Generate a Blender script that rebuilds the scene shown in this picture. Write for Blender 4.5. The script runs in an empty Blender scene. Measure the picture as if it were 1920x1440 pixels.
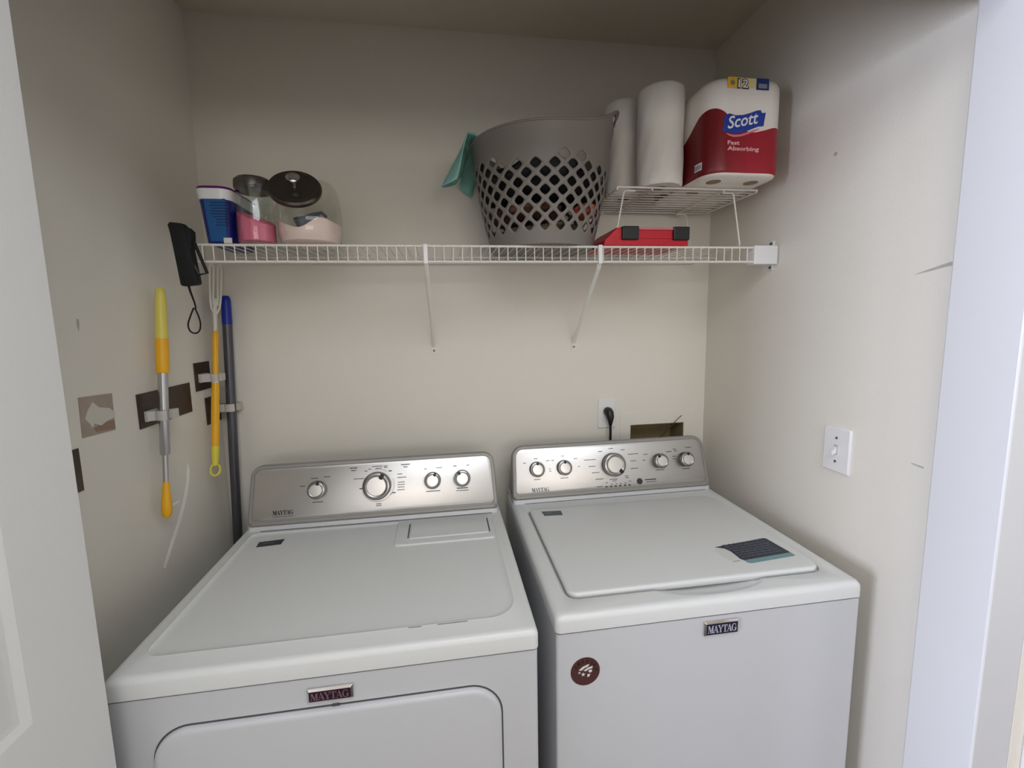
import bpy, bmesh, math, random
from mathutils import Vector, Matrix
R = math.radians
sc = bpy.context.scene
COL = sc.collection

# ------------------------------------------------------------------ camera
cam_d = bpy.data.cameras.new('camera')
cam_d.sensor_width = 36.0
cam_d.lens = 804.02 / 1920 * 36.0
cam_d.shift_x = (960 - 945.468) / 1920
cam_d.shift_y = (698.979 - 720) / 1920
cam_d.clip_start = 0.02
cam = bpy.data.objects.new('camera', cam_d)
COL.objects.link(cam)
yw, pt, rl = R(8.0386), R(-6.7069), R(-1.1236)
fwd = Vector((math.sin(yw) * math.cos(pt), math.cos(yw) * math.cos(pt), math.sin(pt)))
rt = Vector((math.cos(yw), -math.sin(yw), 0))
up = rt.cross(fwd)
r2 = rt * math.cos(rl) + up * math.sin(rl)
u2 = -rt * math.sin(rl) + up * math.cos(rl)
cam.matrix_world = Matrix(((r2.x, u2.x, -fwd.x, 0.0), (r2.y, u2.y, -fwd.y, -1.4902),
                           (r2.z, u2.z, -fwd.z, 1.5129), (0, 0, 0, 1)))
sc.camera = cam

# ------------------------------------------------------------------ world, daylight, exposure
w = bpy.data.worlds.new('world'); sc.world = w; w.use_nodes = True
w.node_tree.nodes['Background'].inputs[0].default_value = (0.75, 0.85, 1.0, 1)
w.node_tree.nodes['Background'].inputs[1].default_value = 1.0

def area(name, loc, size, direction, energy, color):
    d = bpy.data.lights.new(name, 'AREA'); d.shape = 'RECTANGLE'
    d.size, d.size_y = size; d.energy = energy; d.color = color
    o = bpy.data.objects.new(name, d); COL.objects.link(o)
    o.location = loc
    o.rotation_euler = Vector(direction).to_track_quat('-Z', 'Y').to_euler()
    return o
# daylight entering by the two windows of the room behind the camera
area('window_daylight', (-3.24, -2.15, 1.40), (1.7, 1.35), (1, 0, 0), 208, (0.76, 0.81, 1.0))
area('rear_window_daylight', (0.55, -4.64, 1.70), (1.9, 0.7), (0, 1, 0), 20, (1.0, 0.92, 0.80))
# added overhead fill in that room, not a real fixture
area('ceiling_lamp_light', (0.30, -1.85, 2.38), (1.2, 1.0), (0, 0, -1), 18, (0.86, 0.93, 1.0))
sc.view_settings.view_transform = 'Standard'
sc.view_settings.look = 'None'
sc.view_settings.gamma = 1.0
sc.view_settings.use_curve_mapping = False
sc.view_settings.exposure = 0.08
cy = sc.cycles
cy.use_denoising = True
cy.max_bounces = 8; cy.diffuse_bounces = 5; cy.glossy_bounces = 4
cy.transmission_bounces = 6; cy.transparent_max_bounces = 16
cy.caustics_reflective = False; cy.caustics_refractive = False
cy.sample_clamp_indirect = 6.0

# ------------------------------------------------------------------ materials
def srgb(r, g, b):
    f = lambda c: (c / 255 / 12.92) if c / 255 <= 0.04045 else ((c / 255 + 0.055) / 1.055) ** 2.4
    return (f(r), f(g), f(b), 1.0)

def mat(name, col, rough=0.5, metal=0.0, bump=0.0, bscale=200.0, var=0.0, vscale=8.0, spec=0.5,
        coat=0.0, aniso=0.0, stretch=None, emis=None):
    m = bpy.data.materials.new(name); m.use_nodes = True
    nt = m.node_tree; b = nt.nodes['Principled BSDF']
    b.inputs['Base Color'].default_value = col
    b.inputs['Roughness'].default_value = rough
    b.inputs['Metallic'].default_value = metal
    b.inputs['Specular IOR Level'].default_value = spec
    b.inputs['Coat Weight'].default_value = coat
    b.inputs['Anisotropic'].default_value = aniso
    tc = nt.nodes.new('ShaderNodeTexCoord')
    mp = nt.nodes.new('ShaderNodeMapping'); nt.links.new(tc.outputs['Object'], mp.inputs[0])
    if stretch: mp.inputs['Scale'].default_value = stretch
    if var > 0:
        n = nt.nodes.new('ShaderNodeTexNoise'); n.inputs['Scale'].default_value = vscale
        n.inputs['Detail'].default_value = 4
        nt.links.new(mp.outputs[0], n.inputs['Vector'])
        mx = nt.nodes.new('ShaderNodeMix'); mx.data_type = 'RGBA'
        mx.inputs[6].default_value = tuple(c * (1 - var) for c in col[:3]) + (1,)
        mx.inputs[7].default_value = tuple(min(1, c * (1 + var)) for c in col[:3]) + (1,)
        nt.links.new(n.outputs['Fac'], mx.inputs[0])
        nt.links.new(mx.outputs[2], b.inputs['Base Color'])
    if bump > 0:
        n2 = nt.nodes.new('ShaderNodeTexNoise'); n2.inputs['Scale'].default_value = bscale
        n2.inputs['Detail'].default_value = 3
        nt.links.new(mp.outputs[0], n2.inputs['Vector'])
        bp = nt.nodes.new('ShaderNodeBump'); bp.inputs['Strength'].default_value = bump
        bp.inputs['Distance'].default_value = 0.002
        nt.links.new(n2.outputs['Fac'], bp.inputs['Height'])
        nt.links.new(bp.outputs[0], b.inputs['Normal'])
    return m

def glass_mat(name, tint=(0.96, 0.98, 0.97, 1), base=0.03):
    m = bpy.data.materials.new(name); m.use_nodes = True
    nt = m.node_tree; nt.nodes.clear()
    out = nt.nodes.new('ShaderNodeOutputMaterial')
    tr = nt.nodes.new('ShaderNodeBsdfTransparent'); tr.inputs[0].default_value = tint
    gl = nt.nodes.new('ShaderNodeBsdfGlossy'); gl.inputs['Roughness'].default_value = 0.04
    gl.inputs[0].default_value = (0.9, 0.92, 0.92, 1)
    lw = nt.nodes.new('ShaderNodeLayerWeight'); lw.inputs[0].default_value = 0.25
    ma = nt.nodes.new('ShaderNodeMath'); ma.operation = 'MULTIPLY_ADD'
    ma.inputs[1].default_value = 0.30; ma.inputs[2].default_value = base
    nt.links.new(lw.outputs['Facing'], ma.inputs[0])
    mx = nt.nodes.new('ShaderNodeMixShader')
    nt.links.new(ma.outputs[0], mx.inputs[0])
    nt.links.new(tr.outputs[0], mx.inputs[1]); nt.links.new(gl.outputs[0], mx.inputs[2])
    nt.links.new(mx.outputs[0], out.inputs[0])
    return m

M = {}
M['wall'] = mat('cream_wall_paint', srgb(226, 221, 210), 0.75, bump=0.25, bscale=260, var=0.02, vscale=3)
M['ceil'] = mat('ceiling_paint', srgb(214, 206, 190), 0.9, bump=0.3, bscale=180)
M['white_trim'] = mat('white_trim_paint', srgb(208, 208, 210), 0.45, bump=0.08, bscale=150)
M['door'] = mat('white_door_paint', srgb(222, 222, 220), 0.5, bump=0.15, bscale=300)
M['floor'] = mat('grey_carpet', srgb(84, 76, 68), 0.95, bump=0.6, bscale=400, var=0.1, vscale=60)
M['enamel'] = mat('white_enamel', srgb(197, 198, 201), 0.28, bump=0.03, bscale=500, spec=0.5)  # machine bodies: darkened so the colour carries the shade on their fronts
M['enamel_top'] = mat('white_textured_enamel', srgb(214, 215, 214), 0.36, bump=0.10, bscale=700)  # same paint made lighter, standing in for the light on the tops
M['seam'] = mat('dark_seam_rubber', srgb(70, 70, 72), 0.7)
M['steel'] = mat('brushed_steel', srgb(212, 210, 208), 0.40, metal=1.0, bump=0.06, bscale=90, stretch=(1, 60, 60), var=0.04, vscale=20)
M['silver'] = mat('silver_bezel_plastic', srgb(146, 143, 139), 0.45, metal=0.25)
M['ring'] = mat('dark_chrome_ring', srgb(150, 148, 146), 0.28, metal=1.0)
M['chrome'] = mat('chrome', srgb(215, 215, 215), 0.15, metal=1.0)
M['knobcap'] = mat('satin_knob_cap', srgb(222, 220, 216), 0.35, metal=0.85)
M['black'] = mat('black_plastic', srgb(14, 14, 15), 0.45)
M['blackfab'] = mat('black_webbing', srgb(8, 8, 9), 0.8, bump=0.3, bscale=600)
M['print'] = mat('dark_grey_printing', srgb(48, 46, 46), 0.6)
M['navy'] = mat('navy_badge_face', srgb(24, 24, 48), 0.3)
M['plum'] = mat('plum_badge_face', srgb(44, 12, 30), 0.3)  # dark dryer badge with a plum reflection put into its colour
M['letter'] = mat('pale_badge_letters', srgb(190, 190, 200), 0.4, metal=0.3)
M['letter2'] = mat('mauve_badge_letters', srgb(120, 96, 112), 0.4, metal=0.2)
M['brown'] = mat('brown_sticker', srgb(74, 42, 40), 0.5)
M['stickwhite'] = mat('sticker_white', srgb(214, 210, 206), 0.5)
M['stickblack'] = mat('sticker_black', srgb(26, 16, 18), 0.5)
M['label_navy'] = mat('label_navy', srgb(36, 42, 58), 0.35)
M['label_teal'] = mat('label_teal', srgb(110, 146, 150), 0.35)
M['label_line'] = mat('label_print', srgb(92, 96, 110), 0.5)
M['label_clear'] = mat('label_clear', srgb(208, 208, 202), 0.35)
M['label_dark'] = mat('small_dark_label', srgb(44, 48, 56), 0.4)
M['wire'] = mat('white_coated_wire', srgb(226, 222, 214), 0.4)
M['plate'] = mat('white_outlet_plastic', srgb(228, 227, 226), 0.35)
M['bronze'] = mat('dark_bronze_mount', srgb(62, 48, 40), 0.35, metal=0.3, var=0.1, vscale=30)
M['clamp'] = mat('grey_clamp_plastic', srgb(196, 192, 184), 0.5)
M['residue'] = mat('adhesive_residue', srgb(164, 150, 136), 0.7, var=0.18, vscale=40)
M['torn'] = mat('torn_drywall_paper', srgb(206, 202, 190), 0.9, bump=0.4, bscale=80)
M['tornb'] = mat('torn_brown_paper', srgb(146, 122, 102), 0.9, var=0.15, vscale=60)
M['scuff'] = mat('grey_scuff', srgb(176, 174, 168), 0.8)
M['scuffd'] = mat('dark_scuff', srgb(112, 108, 102), 0.8)
M['streak'] = mat('white_paint_streak', srgb(250, 249, 243), 0.7)
M['yellow'] = mat('yellow_plastic', srgb(240, 176, 22), 0.35)
M['paleyellow'] = mat('pale_yellow_grip', srgb(222, 206, 96), 0.45)
M['paleyellow2'] = mat('lemon_yellow_grip', srgb(226, 212, 70), 0.45)
M['alu'] = mat('aluminium_tube', srgb(186, 186, 188), 0.32, metal=0.9)
M['greypole'] = mat('grey_metal_pole', srgb(88, 88, 94), 0.35, metal=0.5)
M['blue'] = mat('royal_blue_plastic', srgb(16, 40, 150), 0.4)
M['forkwhite'] = mat('white_fork_plastic', srgb(232, 228, 218), 0.4)
M['glass'] = glass_mat('clear_glass')
M['glassbig'] = glass_mat('clear_glass_thick', (0.95, 0.96, 0.93, 1), 0.03)
M['lidmetal'] = mat('dark_metal_lid', srgb(96, 90, 84), 0.3, metal=0.9)
M['lidsmoke'] = mat('smoked_lid', srgb(84, 78, 74), 0.2, metal=0.3)
M['pink'] = mat('pink_beads', srgb(255, 118, 150), 0.7, bump=1.0, bscale=420, var=0.14, vscale=260)
M['powder'] = mat('pale_pink_powder', srgb(240, 216, 210), 0.9, bump=0.4, bscale=300, var=0.05, vscale=14)
M['scoop'] = mat('grey_scoop_plastic', srgb(96, 102, 112), 0.4)
M['tubblue'] = mat('blue_tub_wrap', srgb(24, 84, 140), 0.4)
M['tubdark'] = mat('deep_blue_tub', srgb(20, 28, 112), 0.4)
M['tubpurple'] = mat('purple_tub_lid', srgb(92, 18, 104), 0.4)
M['tubline'] = mat('tub_printing', srgb(12, 36, 84), 0.5)
M['hamper'] = mat('taupe_basket_plastic', srgb(124, 118, 112), 0.5)
M['teal'] = mat('aqua_cloth', srgb(140, 194, 184), 0.9, bump=0.4, bscale=300)
M['paper'] = mat('white_paper_towel', srgb(228, 224, 217), 0.85, bump=0.6, bscale=160)
M['film'] = mat('clear_wrap_film', srgb(236, 232, 226), 0.4, bump=0.2, bscale=60)
M['cardboard'] = mat('cardboard_core', srgb(150, 128, 104), 0.9)
M['red'] = mat('red_case_plastic', srgb(188, 10, 32), 0.35)
M['redhandle'] = mat('pinkish_handle', srgb(196, 120, 124), 0.4)
M['boxin'] = mat('outlet_box_interior', srgb(140, 124, 92), 0.8, var=0.2, vscale=20)
M['darkwire'] = mat('dark_wire', srgb(70, 60, 48), 0.5)
M['glassfilm'] = M['film']
M['px_blue'] = mat('banner_blue', srgb(28, 62, 158), 0.4)
M['px_white'] = mat('banner_white', srgb(236, 234, 236), 0.5)
M['px_pink'] = mat('banner_pink', srgb(226, 120, 136), 0.5)
M['px_text'] = mat('print_pale_pink', srgb(240, 176, 184), 0.5)
M['px_yellow'] = mat('print_yellow', srgb(236, 190, 60), 0.5)
M['px_cream'] = mat('print_cream_yellow', srgb(232, 214, 150), 0.5)
M['px_dkblue'] = mat('print_dark_blue', srgb(20, 58, 118), 0.5)
M['px_dark'] = mat('print_dark', srgb(48, 48, 62), 0.5)
M['px_grey'] = mat('barcode_grey', srgb(140, 140, 156), 0.5)
M['screw'] = mat('screw_metal', srgb(120, 118, 114), 0.4, metal=0.8)
for nm, c in (('cl_black', (26, 25, 28)), ('cl_olive', (84, 76, 50)), ('cl_brown', (96, 62, 48)), ('cl_coral', (214, 96, 76))):
    M[nm] = mat(nm.replace('cl_', '') + '_fabric', srgb(*c), 0.95, bump=0.5, bscale=120, var=0.25, vscale=18)

# ------------------------------------------------------------------ mesh helpers
class MB:
    def __init__(s): s.v = []; s.f = []; s.m = []
    def add(s, vs, fs, mi=0, T=None):
        o = len(s.v)
        s.v += [tuple(T @ Vector(p)) if T is not None else tuple(p) for p in vs]
        s.f += [tuple(i + o for i in f) for f in fs]; s.m += [mi] * len(fs)
        return s
    def box(s, x0, x1, y0, y1, z0, z1, mi=0, T=None):
        vs = [(x, y, z) for z in (z0, z1) for y in (y0, y1) for x in (x0, x1)]
        fs = [(0, 2, 3, 1), (4, 5, 7, 6), (0, 1, 5, 4), (2, 6, 7, 3), (0, 4, 6, 2), (1, 3, 7, 5)]
        return s.add(vs, fs, mi, T)
    def loft(s, loops, cap0=True, cap1=True, mi=0, T=None, closed=False):
        n = len(loops[0]); vs = [p for l in loops for p in l]; fs = []
        L = len(loops)
        for k in range(L if closed else L - 1):
            a, b = k * n, ((k + 1) % L) * n
            for i in range(n):
                j = (i + 1) % n
                fs.append((a + i, a + j, b + j, b + i))
        if not closed:
            if cap0: fs.append(tuple(reversed(range(n))))
            if cap1: fs.append(tuple(range((L - 1) * n, L * n)))
        return s.add(vs, fs, mi, T)
    def tube(s, pts, r, n=8, mi=0, closed=False, caps=True, rb=None, T=None, flat=None):
        P = [Vector(p) for p in pts]; N = len(P); loops = []
        rad = r if isinstance(r, (list, tuple)) else [r] * N
        prev = None
        for i in range(N):
            if closed: t = (P[(i + 1) % N] - P[i - 1])
            else: t = P[min(i + 1, N - 1)] - P[max(i - 1, 0)]
            t.normalize()
            if prev is None:
                a = Vector((0, 0, 1)) if abs(t.z) < 0.9 else Vector((0, 1, 0))
                if flat: a = Vector(flat)
                u = (a - t * a.dot(t)).normalized()
            else:
                u = (prev - t * prev.dot(t)).normalized()
            prev = u; v = t.cross(u)
            r_b = rb if rb else rad[i]
            loops.append([tuple(P[i] + u * (rad[i] * math.cos(2 * math.pi * k / n)) + v * (r_b * math.sin(2 * math.pi * k / n))) for k in range(n)])
        return s.loft(loops, caps, caps, mi, T, closed)
    def lathe(s, prof, n=48, mi=0, T=None, cap0=True, cap1=True):
        loops = [[(r * math.cos(2 * math.pi * k / n), r * math.sin(2 * math.pi * k / n), z) for k in range(n)] for r, z in prof]
        return s.loft(loops, cap0, cap1, mi, T)
    def build(s, name, mats, parent=None, smooth=True, ang=35, bevel=0, bseg=2):
        me = bpy.data.meshes.new(name); me.from_pydata(s.v, [], s.f)
        mats = mats if isinstance(mats, list) else [mats]
        for m in mats: me.materials.append(M[m] if isinstance(m, str) else m)
        me.polygons.foreach_set('material_index', s.m)
        bm = bmesh.new(); bm.from_mesh(me); bmesh.ops.recalc_face_normals(bm, faces=bm.faces); bm.to_mesh(me); bm.free()
        if smooth:
            me.polygons.foreach_set('use_smooth', [True] * len(me.polygons))
            me.set_sharp_from_angle(angle=R(ang))
        me.update()
        o = bpy.data.objects.new(name, me); COL.objects.link(o)
        if bevel:
            b = o.modifiers.new('bevel', 'BEVEL'); b.width = bevel; b.segments = bseg; b.limit_method = 'ANGLE'
            b.angle_limit = R(35); b.harden_normals = False
            if not smooth: me.polygons.foreach_set('use_smooth', [False] * len(me.polygons))
        if parent: 
            o.parent = parent
            o.matrix_parent_inverse = Matrix.Translation(parent.location).inverted() @ Matrix.Identity(4)
        return o

def smooth(P, m=5):
    P = [Vector(p) for p in P]; out = []
    for i in range(len(P) - 1):
        a, b, c, d = P[max(0, i - 1)], P[i], P[i + 1], P[min(len(P) - 1, i + 2)]
        for k_ in range(m):
            t = k_ / m
            out.append(.5 * ((2 * b) + (c - a) * t + (2 * a - 5 * b + 4 * c - d) * t * t + (3 * b - a - 3 * c + d) * t ** 3))
    return out + [P[-1]]

def frame(origin, x, y, z):
    o, x, y, z = Vector(origin), Vector(x), Vector(y), Vector(z)
    return Matrix(((x.x, y.x, z.x, o.x), (x.y, y.y, z.y, o.y), (x.z, y.z, z.z, o.z), (0, 0, 0, 1)))

def rrect(x0, x1, y0, y1, r, n=8, z=0.0):
    rr = r if isinstance(r, (list, tuple)) else [r] * 4
    out = []
    for (cx, cy_, a0, q) in ((x1, y0, -90, rr[0]), (x1, y1, 0, rr[1]), (x0, y1, 90, rr[2]), (x0, y0, 180, rr[3])):
        px = cx - q if cx == x1 else cx + q
        py = cy_ - q if cy_ == y1 else cy_ + q
        for k in range(n + 1):
            a = R(a0 + 90 * k / n); out.append((px + q * math.cos(a), py + q * math.sin(a), z))
    return out

def thing(name, label, cat, loc=(0, 0, 0), group=None):
    o = bpy.data.objects.new(name, None); COL.objects.link(o)
    o.empty_display_size = 0.02; o.location = loc
    o['label'] = label; o['category'] = cat
    if group: o['group'] = group
    return o
def tag(o, label, cat, group=None, kind=None):
    o['label'] = label; o['category'] = cat
    if group: o['group'] = group
    if kind: o['kind'] = kind
    return o
def struct(o): o['kind'] = 'structure'; return o

def apply_bool(o, cutter_mb, op='DIFFERENCE'):
    c = cutter_mb.build('cutter_tmp', 'seam', None, smooth=False)
    m = o.modifiers.new('b', 'BOOLEAN'); m.object = c; m.operation = op; m.solver = 'EXACT'
    dg = bpy.context.evaluated_depsgraph_get(); dg.update()
    me = bpy.data.meshes.new_from_object(o.evaluated_get(dg), depsgraph=dg)
    o.modifiers.remove(m); o.data = me
    bpy.data.objects.remove(c)
    me.polygons.foreach_set('use_smooth', [True] * len(me.polygons)); me.set_sharp_from_angle(angle=R(35))

def text_shape(body, size, bold=0.0, shear=0.0, space=1.0, res=3):
    c = bpy.data.curves.new('t', 'FONT'); c.body = body; c.size = size; c.offset = bold; c.shear = shear
    c.space_character = space; c.resolution_u = res
    o = bpy.data.objects.new('t', c); COL.objects.link(o)
    dg = bpy.context.evaluated_depsgraph_get(); dg.update()
    me = o.evaluated_get(dg).to_mesh()
    vs = [tuple(v.co) for v in me.vertices]; fs = [tuple(p.vertices) for p in me.polygons]
    o.evaluated_get(dg).to_mesh_clear(); bpy.data.objects.remove(o); bpy.data.curves.remove(c)
    return vs, fs

# heavy serif capitals for the badge, unit height
def letters():
    q = lambda *p: list(p)
    rc = lambda x0, x1, y0, y1: [(x0, y0), (x1, y0), (x1, y1), (x0, y1)]
    A = [[(.30, 0), (.08, 0), (.42, 1), (.50, 1), (.50, .9), (.46, .82), (.16, 0)][0:0]]
    L = {}
    L['M'] = (1.20, [rc(0, .28, 0, .06), rc(.11, .17, .03, .97), rc(0, .22, .94, 1), [(.08, 1), (.38, 1), (.70, .12), (.60, 0), (.54, 0)],
                     [(.56, 0), (.62, 0), (.96, 1), (.88, 1)], rc(.84, 1.08, 0, 1), rc(.74, 1.2, 0, .06), rc(.86, 1.2, .94, 1)])
    L['A'] = (1.00, [rc(-.02, .28, 0, .06), [(.08, .02), (.15, .02), (.50, .98), (.43, 1)], [(.40, 1), (.56, 1), (.94, .02), (.66, .02)],
                     rc(.22, .72, .30, .36), rc(.58, 1.02, 0, .06)])
    L['Y'] = (1.00, [rc(-.04, .42, .94, 1), [(.02, .97), (.30, .97), (.60, .42), (.40, .42)], [(.54, .46), (.60, .42), (.90, .97), (.83, .97)],
                     rc(.70, 1.02, .94, 1), rc(.38, .62, .02, .46), rc(.28, .72, 0, .06)])
    L['T'] = (.92, [rc(0, .92, .92, 1), [(0, .95), (0, .68), (.04, .68), (.14, .95)], [(.92, .95), (.92, .68), (.88, .68), (.78, .95)],
                    rc(.34, .58, .03, .95), rc(.22, .70, 0, .06)])
    g = []
    n = 14
    for k in range(n):
        a0, a1 = R(48 + (312 - 48) * k / n), R(48 + (312 - 48) * (k + 1) / n)
        def pt(a, out):
            t = 1 - 0.34 * max(0, -math.cos(a)) ** .8 - 0.06
            rr = 1 if out else t - .06
            return (.5 + .5 * rr * math.cos(a), .5 + .52 * (1 if out else .86) * math.sin(a))
        g.append([pt(a0, 1), pt(a1, 1), pt(a1, 0), pt(a0, 0)])
    g += [rc(.70, .94, .02, .44), rc(.60, 1.02, .40, .46), rc(.80, .86, .64, .96)]
    L['G'] = (1.04, g)
    return L
GL = letters()
def word(s, h, width=None, dy=0.0, mi=0, mb=None, T=None, z=0.0, thick=0.0006):
    tot = sum(GL[c][0] for c in s) - 0.06 * (len(s) - 1)
    sx = (width / tot) if width else h
    x = -tot * sx / 2
    mb = mb or MB(); lift = 0
    for c in s:
        wd, polys = GL[c]
        for p in polys:
            n = len(p); lift = (lift + 1) % 7
            zz = z + lift * 0.00002
            b = [(x + a * sx, dy + b_ * h - h / 2, zz) for a, b_ in p]; t = [(q_[0], q_[1], zz + thick) for q_ in b]
            mb.loft([b, t], True, True, mi, T)
        x += (wd - .06) * sx
    return mb

# ------------------------------------------------------------------ the closet
XL, XR, ZC = -0.723, 0.979, 2.439
YF0, YF1 = -0.80, -0.912          # inner and outer face of the front wall
OL, OR, OH = -0.580, 0.943, 2.06  # door opening
RX0, RX1, RY = -3.2, 2.7, -4.6    # room behind the camera

mb = MB(); mb.box(RX0 - .1, RX1 + .1, RY - .1, 0.12, -0.1, 0); struct(mb.build('floor', 'floor', smooth=False))
mb = MB(); mb.box(RX0 - .1, RX1 + .1, RY - .1, 0.12, ZC, ZC + .1); struct(mb.build('ceiling', 'ceil', smooth=False))
# back wall with the recess of the laundry outlet box
bx0, bx1, bz0, bz1 = 0.683, 0.897, 0.985, 1.1222
mb = MB()
for (a, b, c, d) in ((XL - .1, bx0, 0, ZC), (bx1, XR + .1, 0, ZC), (bx0, bx1, 0, bz0), (bx0, bx1, bz1, ZC)):
    mb.box(a, b, 0, 0.11, c, d)
wb = struct(mb.build('wall_back', 'wall', smooth=False))
mb = MB(); mb.box(XL - .11, XL, YF0 - .02, 0, 0, ZC); wl = struct(mb.build('wall_left', 'wall', smooth=False))
mb = MB(); mb.box(XR, XR + .11, YF0 - .02, 0, 0, ZC); wr = struct(mb.build('wall_right', 'wall', smooth=False))
mb = MB()
mb.box(RX0, OL, YF1, YF0, 0, ZC); mb.box(OL, OR, YF1, YF0, OH, ZC); mb.box(OR, OR + .085, YF1, YF0, 0, ZC)
struct(mb.build('wall_front', 'white_trim', smooth=False, bevel=0.003))
mb = MB(); mb.box(OR + .085, RX1, YF1, YF0, 0, ZC); struct(mb.build('wall_front_right', 'wall', smooth=False))
mb = MB(); mb.box(1.055, 1.12, YF1 - .014, YF1, 0, 2.1); struct(mb.build('trim_1', 'white_trim', smooth=False, bevel=0.003))
# the room the photo is taken from
mb = MB()
wy0, wy1, wz0, wz1 = -3.03, -1.27, 0.70, 2.12
mb.box(RX0 - .1, RX0, RY, wy0, 0, ZC); mb.box(RX0 - .1, RX0, wy1, YF1, 0, ZC)
mb.box(RX0 - .1, RX0, wy0, wy1, 0, wz0); mb.box(RX0 - .1, RX0, wy0, wy1, wz1, ZC)
struct(mb.build('wall_room_left', 'wall', smooth=False))
mb = MB(); mb.box(RX1, RX1 + .1, RY, YF1, 0, ZC); struct(mb.build('wall_room_right', 'wall', smooth=False))
mb = MB()
mb.box(RX0, -.45, RY - .1, RY, 0, ZC); mb.box(1.55, RX1, RY - .1, RY, 0, ZC)
mb.box(-.45, 1.55, RY - .1, RY, 0, 1.3); mb.box(-.45, 1.55, RY - .1, RY, 2.1, ZC)
struct(mb.build('wall_room_rear', 'wall', smooth=False))
mb = MB()
for (a, b, c, d) in ((wy0, wy0 + .05, wz0, wz1), (wy1 - .05, wy1, wz0, wz1), (wy0, wy1, wz0, wz0 + .05), (wy0, wy1, wz1 - .05, wz1), (-2.17, -2.13, wz0, wz1)):
    mb.box(RX0 - .03, RX0 + .02, a, b, c, d)
struct(mb.build('window_1', 'white_trim', smooth=False))
mb = MB()
for (a, b, c, d) in ((-.45, -.40, 1.3, 2.1), (1.5, 1.55, 1.3, 2.1), (-.45, 1.55, 1.3, 1.35), (-.45, 1.55, 2.05, 2.1), (.53, .57, 1.3, 2.1)):
    mb.box(a, b, RY - .03, RY + .02, c, d)
struct(mb.build('window_2', 'white_trim', smooth=False))

# open panelled door leaf at the left side of the opening
dl = MB()
DX = -0.540
def door_face():
    y0, y1, z0, z1 = -1.20, -0.80, 0.02, 2.03
    holes = [(-1.14, -0.912, 1.012, 1.90), (-1.14, -0.912, 0.2, 0.86)]
    m = MB(); m.box(DX - .034, DX - .006, y0, y1, z0, z1)
    # stiles and rails 6 mm proud of the field
    for (a, b, c, d) in ((-1.20, -1.14, z0, z1), (-0.912, -0.80, z0, z1), (-1.14, -.912, 1.90, z1), (-1.14, -.912, .86, 1.012), (-1.14, -.912, z0, .2)):
        m.box(DX - .006, DX, a, b, c, d)
    for (a, b, c, d) in holes:   # sloped moulding and raised panel
        lp = lambda i, x: [(x, a + i, c + i), (x, b - i, c + i), (x, b - i, d - i), (x, a + i, d - i)]
        m.loft([lp(0, DX), lp(.012, DX - .003), lp(.02, DX - .003), lp(.045, DX - .0005)], False, True)
    return m
dleaf = struct(door_face().build('door_1', 'door', smooth=False))

# marks on the closet walls (they are part of the wall surface)
def patch(name, pts, m, parent, plane, off=0.0006):
    if plane == 'L': P = [(XL + off, y, z) for y, z in pts]; Q = [(XL + .0001, y, z) for y, z in pts]
    else: P = [(XR - off, y, z) for y, z in pts]; Q = [(XR - .0001, y, z) for y, z in pts]
    k = MB(); k.loft([Q, P]); return k.build(name, m, parent, smooth=False)
patch('paint_streak', [(-.2085, 1.137), (-.2005, 1.118), (-.209, 1.085), (-.228, 1.045), (-.262, .995), (-.3, .955), (-.345, .905), (-.352, .912), (-.318, .952), (-.277, .998), (-.240, 1.05), (-.219, 1.09)], 'streak', wl, 'L')
patch('paint_fleck', [(-.30, 1.055), (-.262, 1.052), (-.262, 1.046), (-.30, 1.048)], 'streak', wl, 'L')
patch('scuff_mark', [(-.514, 1.537), (-.509, 1.535), (-.510, 1.522), (-.513, 1.512), (-.516, 1.524)], 'scuff', wl, 'L')
patch('scuff_mark', [(-.708, 1.595), (-.735, 1.5985), (-.765, 1.604), (-.7995, 1.606), (-.7995, 1.617), (-.772, 1.6125), (-.735, 1.603)], 'scuff', wr, 'R')
patch('scuff_mark', [(-.505, 1.915), (-.498, 1.915), (-.496, 1.909), (-.500, 1.906), (-.506, 1.908)], 'scuff', wr, 'R')
patch('scuff_mark', [(-.735, 1.199), (-.76, 1.1975), (-.76, 1.194), (-.74, 1.196)], 'scuff', wr, 'R')

# left wall: adhesive square left after a mount was torn off
ar = thing('adhesive_residue', 'grey square of adhesive residue with torn paint, left on the left wall', 'residue', (XL, -.495, 1.295))
k = MB(); q = [(-.5365, 1.3805), (-.449, 1.3755), (-.4515, 1.2945), (-.5395, 1.2985)]
k.loft([[(XL + .0002, y, z) for y, z in q], [(XL + .0012, y, z) for y, z in q]]); k.build('adhesive_square', 'residue', ar, smooth=False)
k = MB(); q = [(-.52, 1.35), (-.505, 1.366), (-.49, 1.352), (-.462, 1.345), (-.4485, 1.333), (-.449, 1.322), (-.47, 1.320), (-.49, 1.313), (-.507, 1.321), (-.513, 1.313), (-.52, 1.325), (-.528, 1.335)]
k.loft([[(XL + .0012, y, z) for y, z in q], [(XL + .0020, y, z) for y, z in q]]); k.build('torn_patch', 'torn', ar, smooth=False)
k = MB(); q = [(-.509, 1.312), (-.475, 1.318), (-.4525, 1.317), (-.452, 1.298), (-.48, 1.3), (-.505, 1.303)]
k.loft([[(XL + .0011, y, z) for y, z in q], [(XL + .0016, y, z) for y, z in q]]); k.build('torn_patch', 'tornb', ar, smooth=False)

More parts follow.
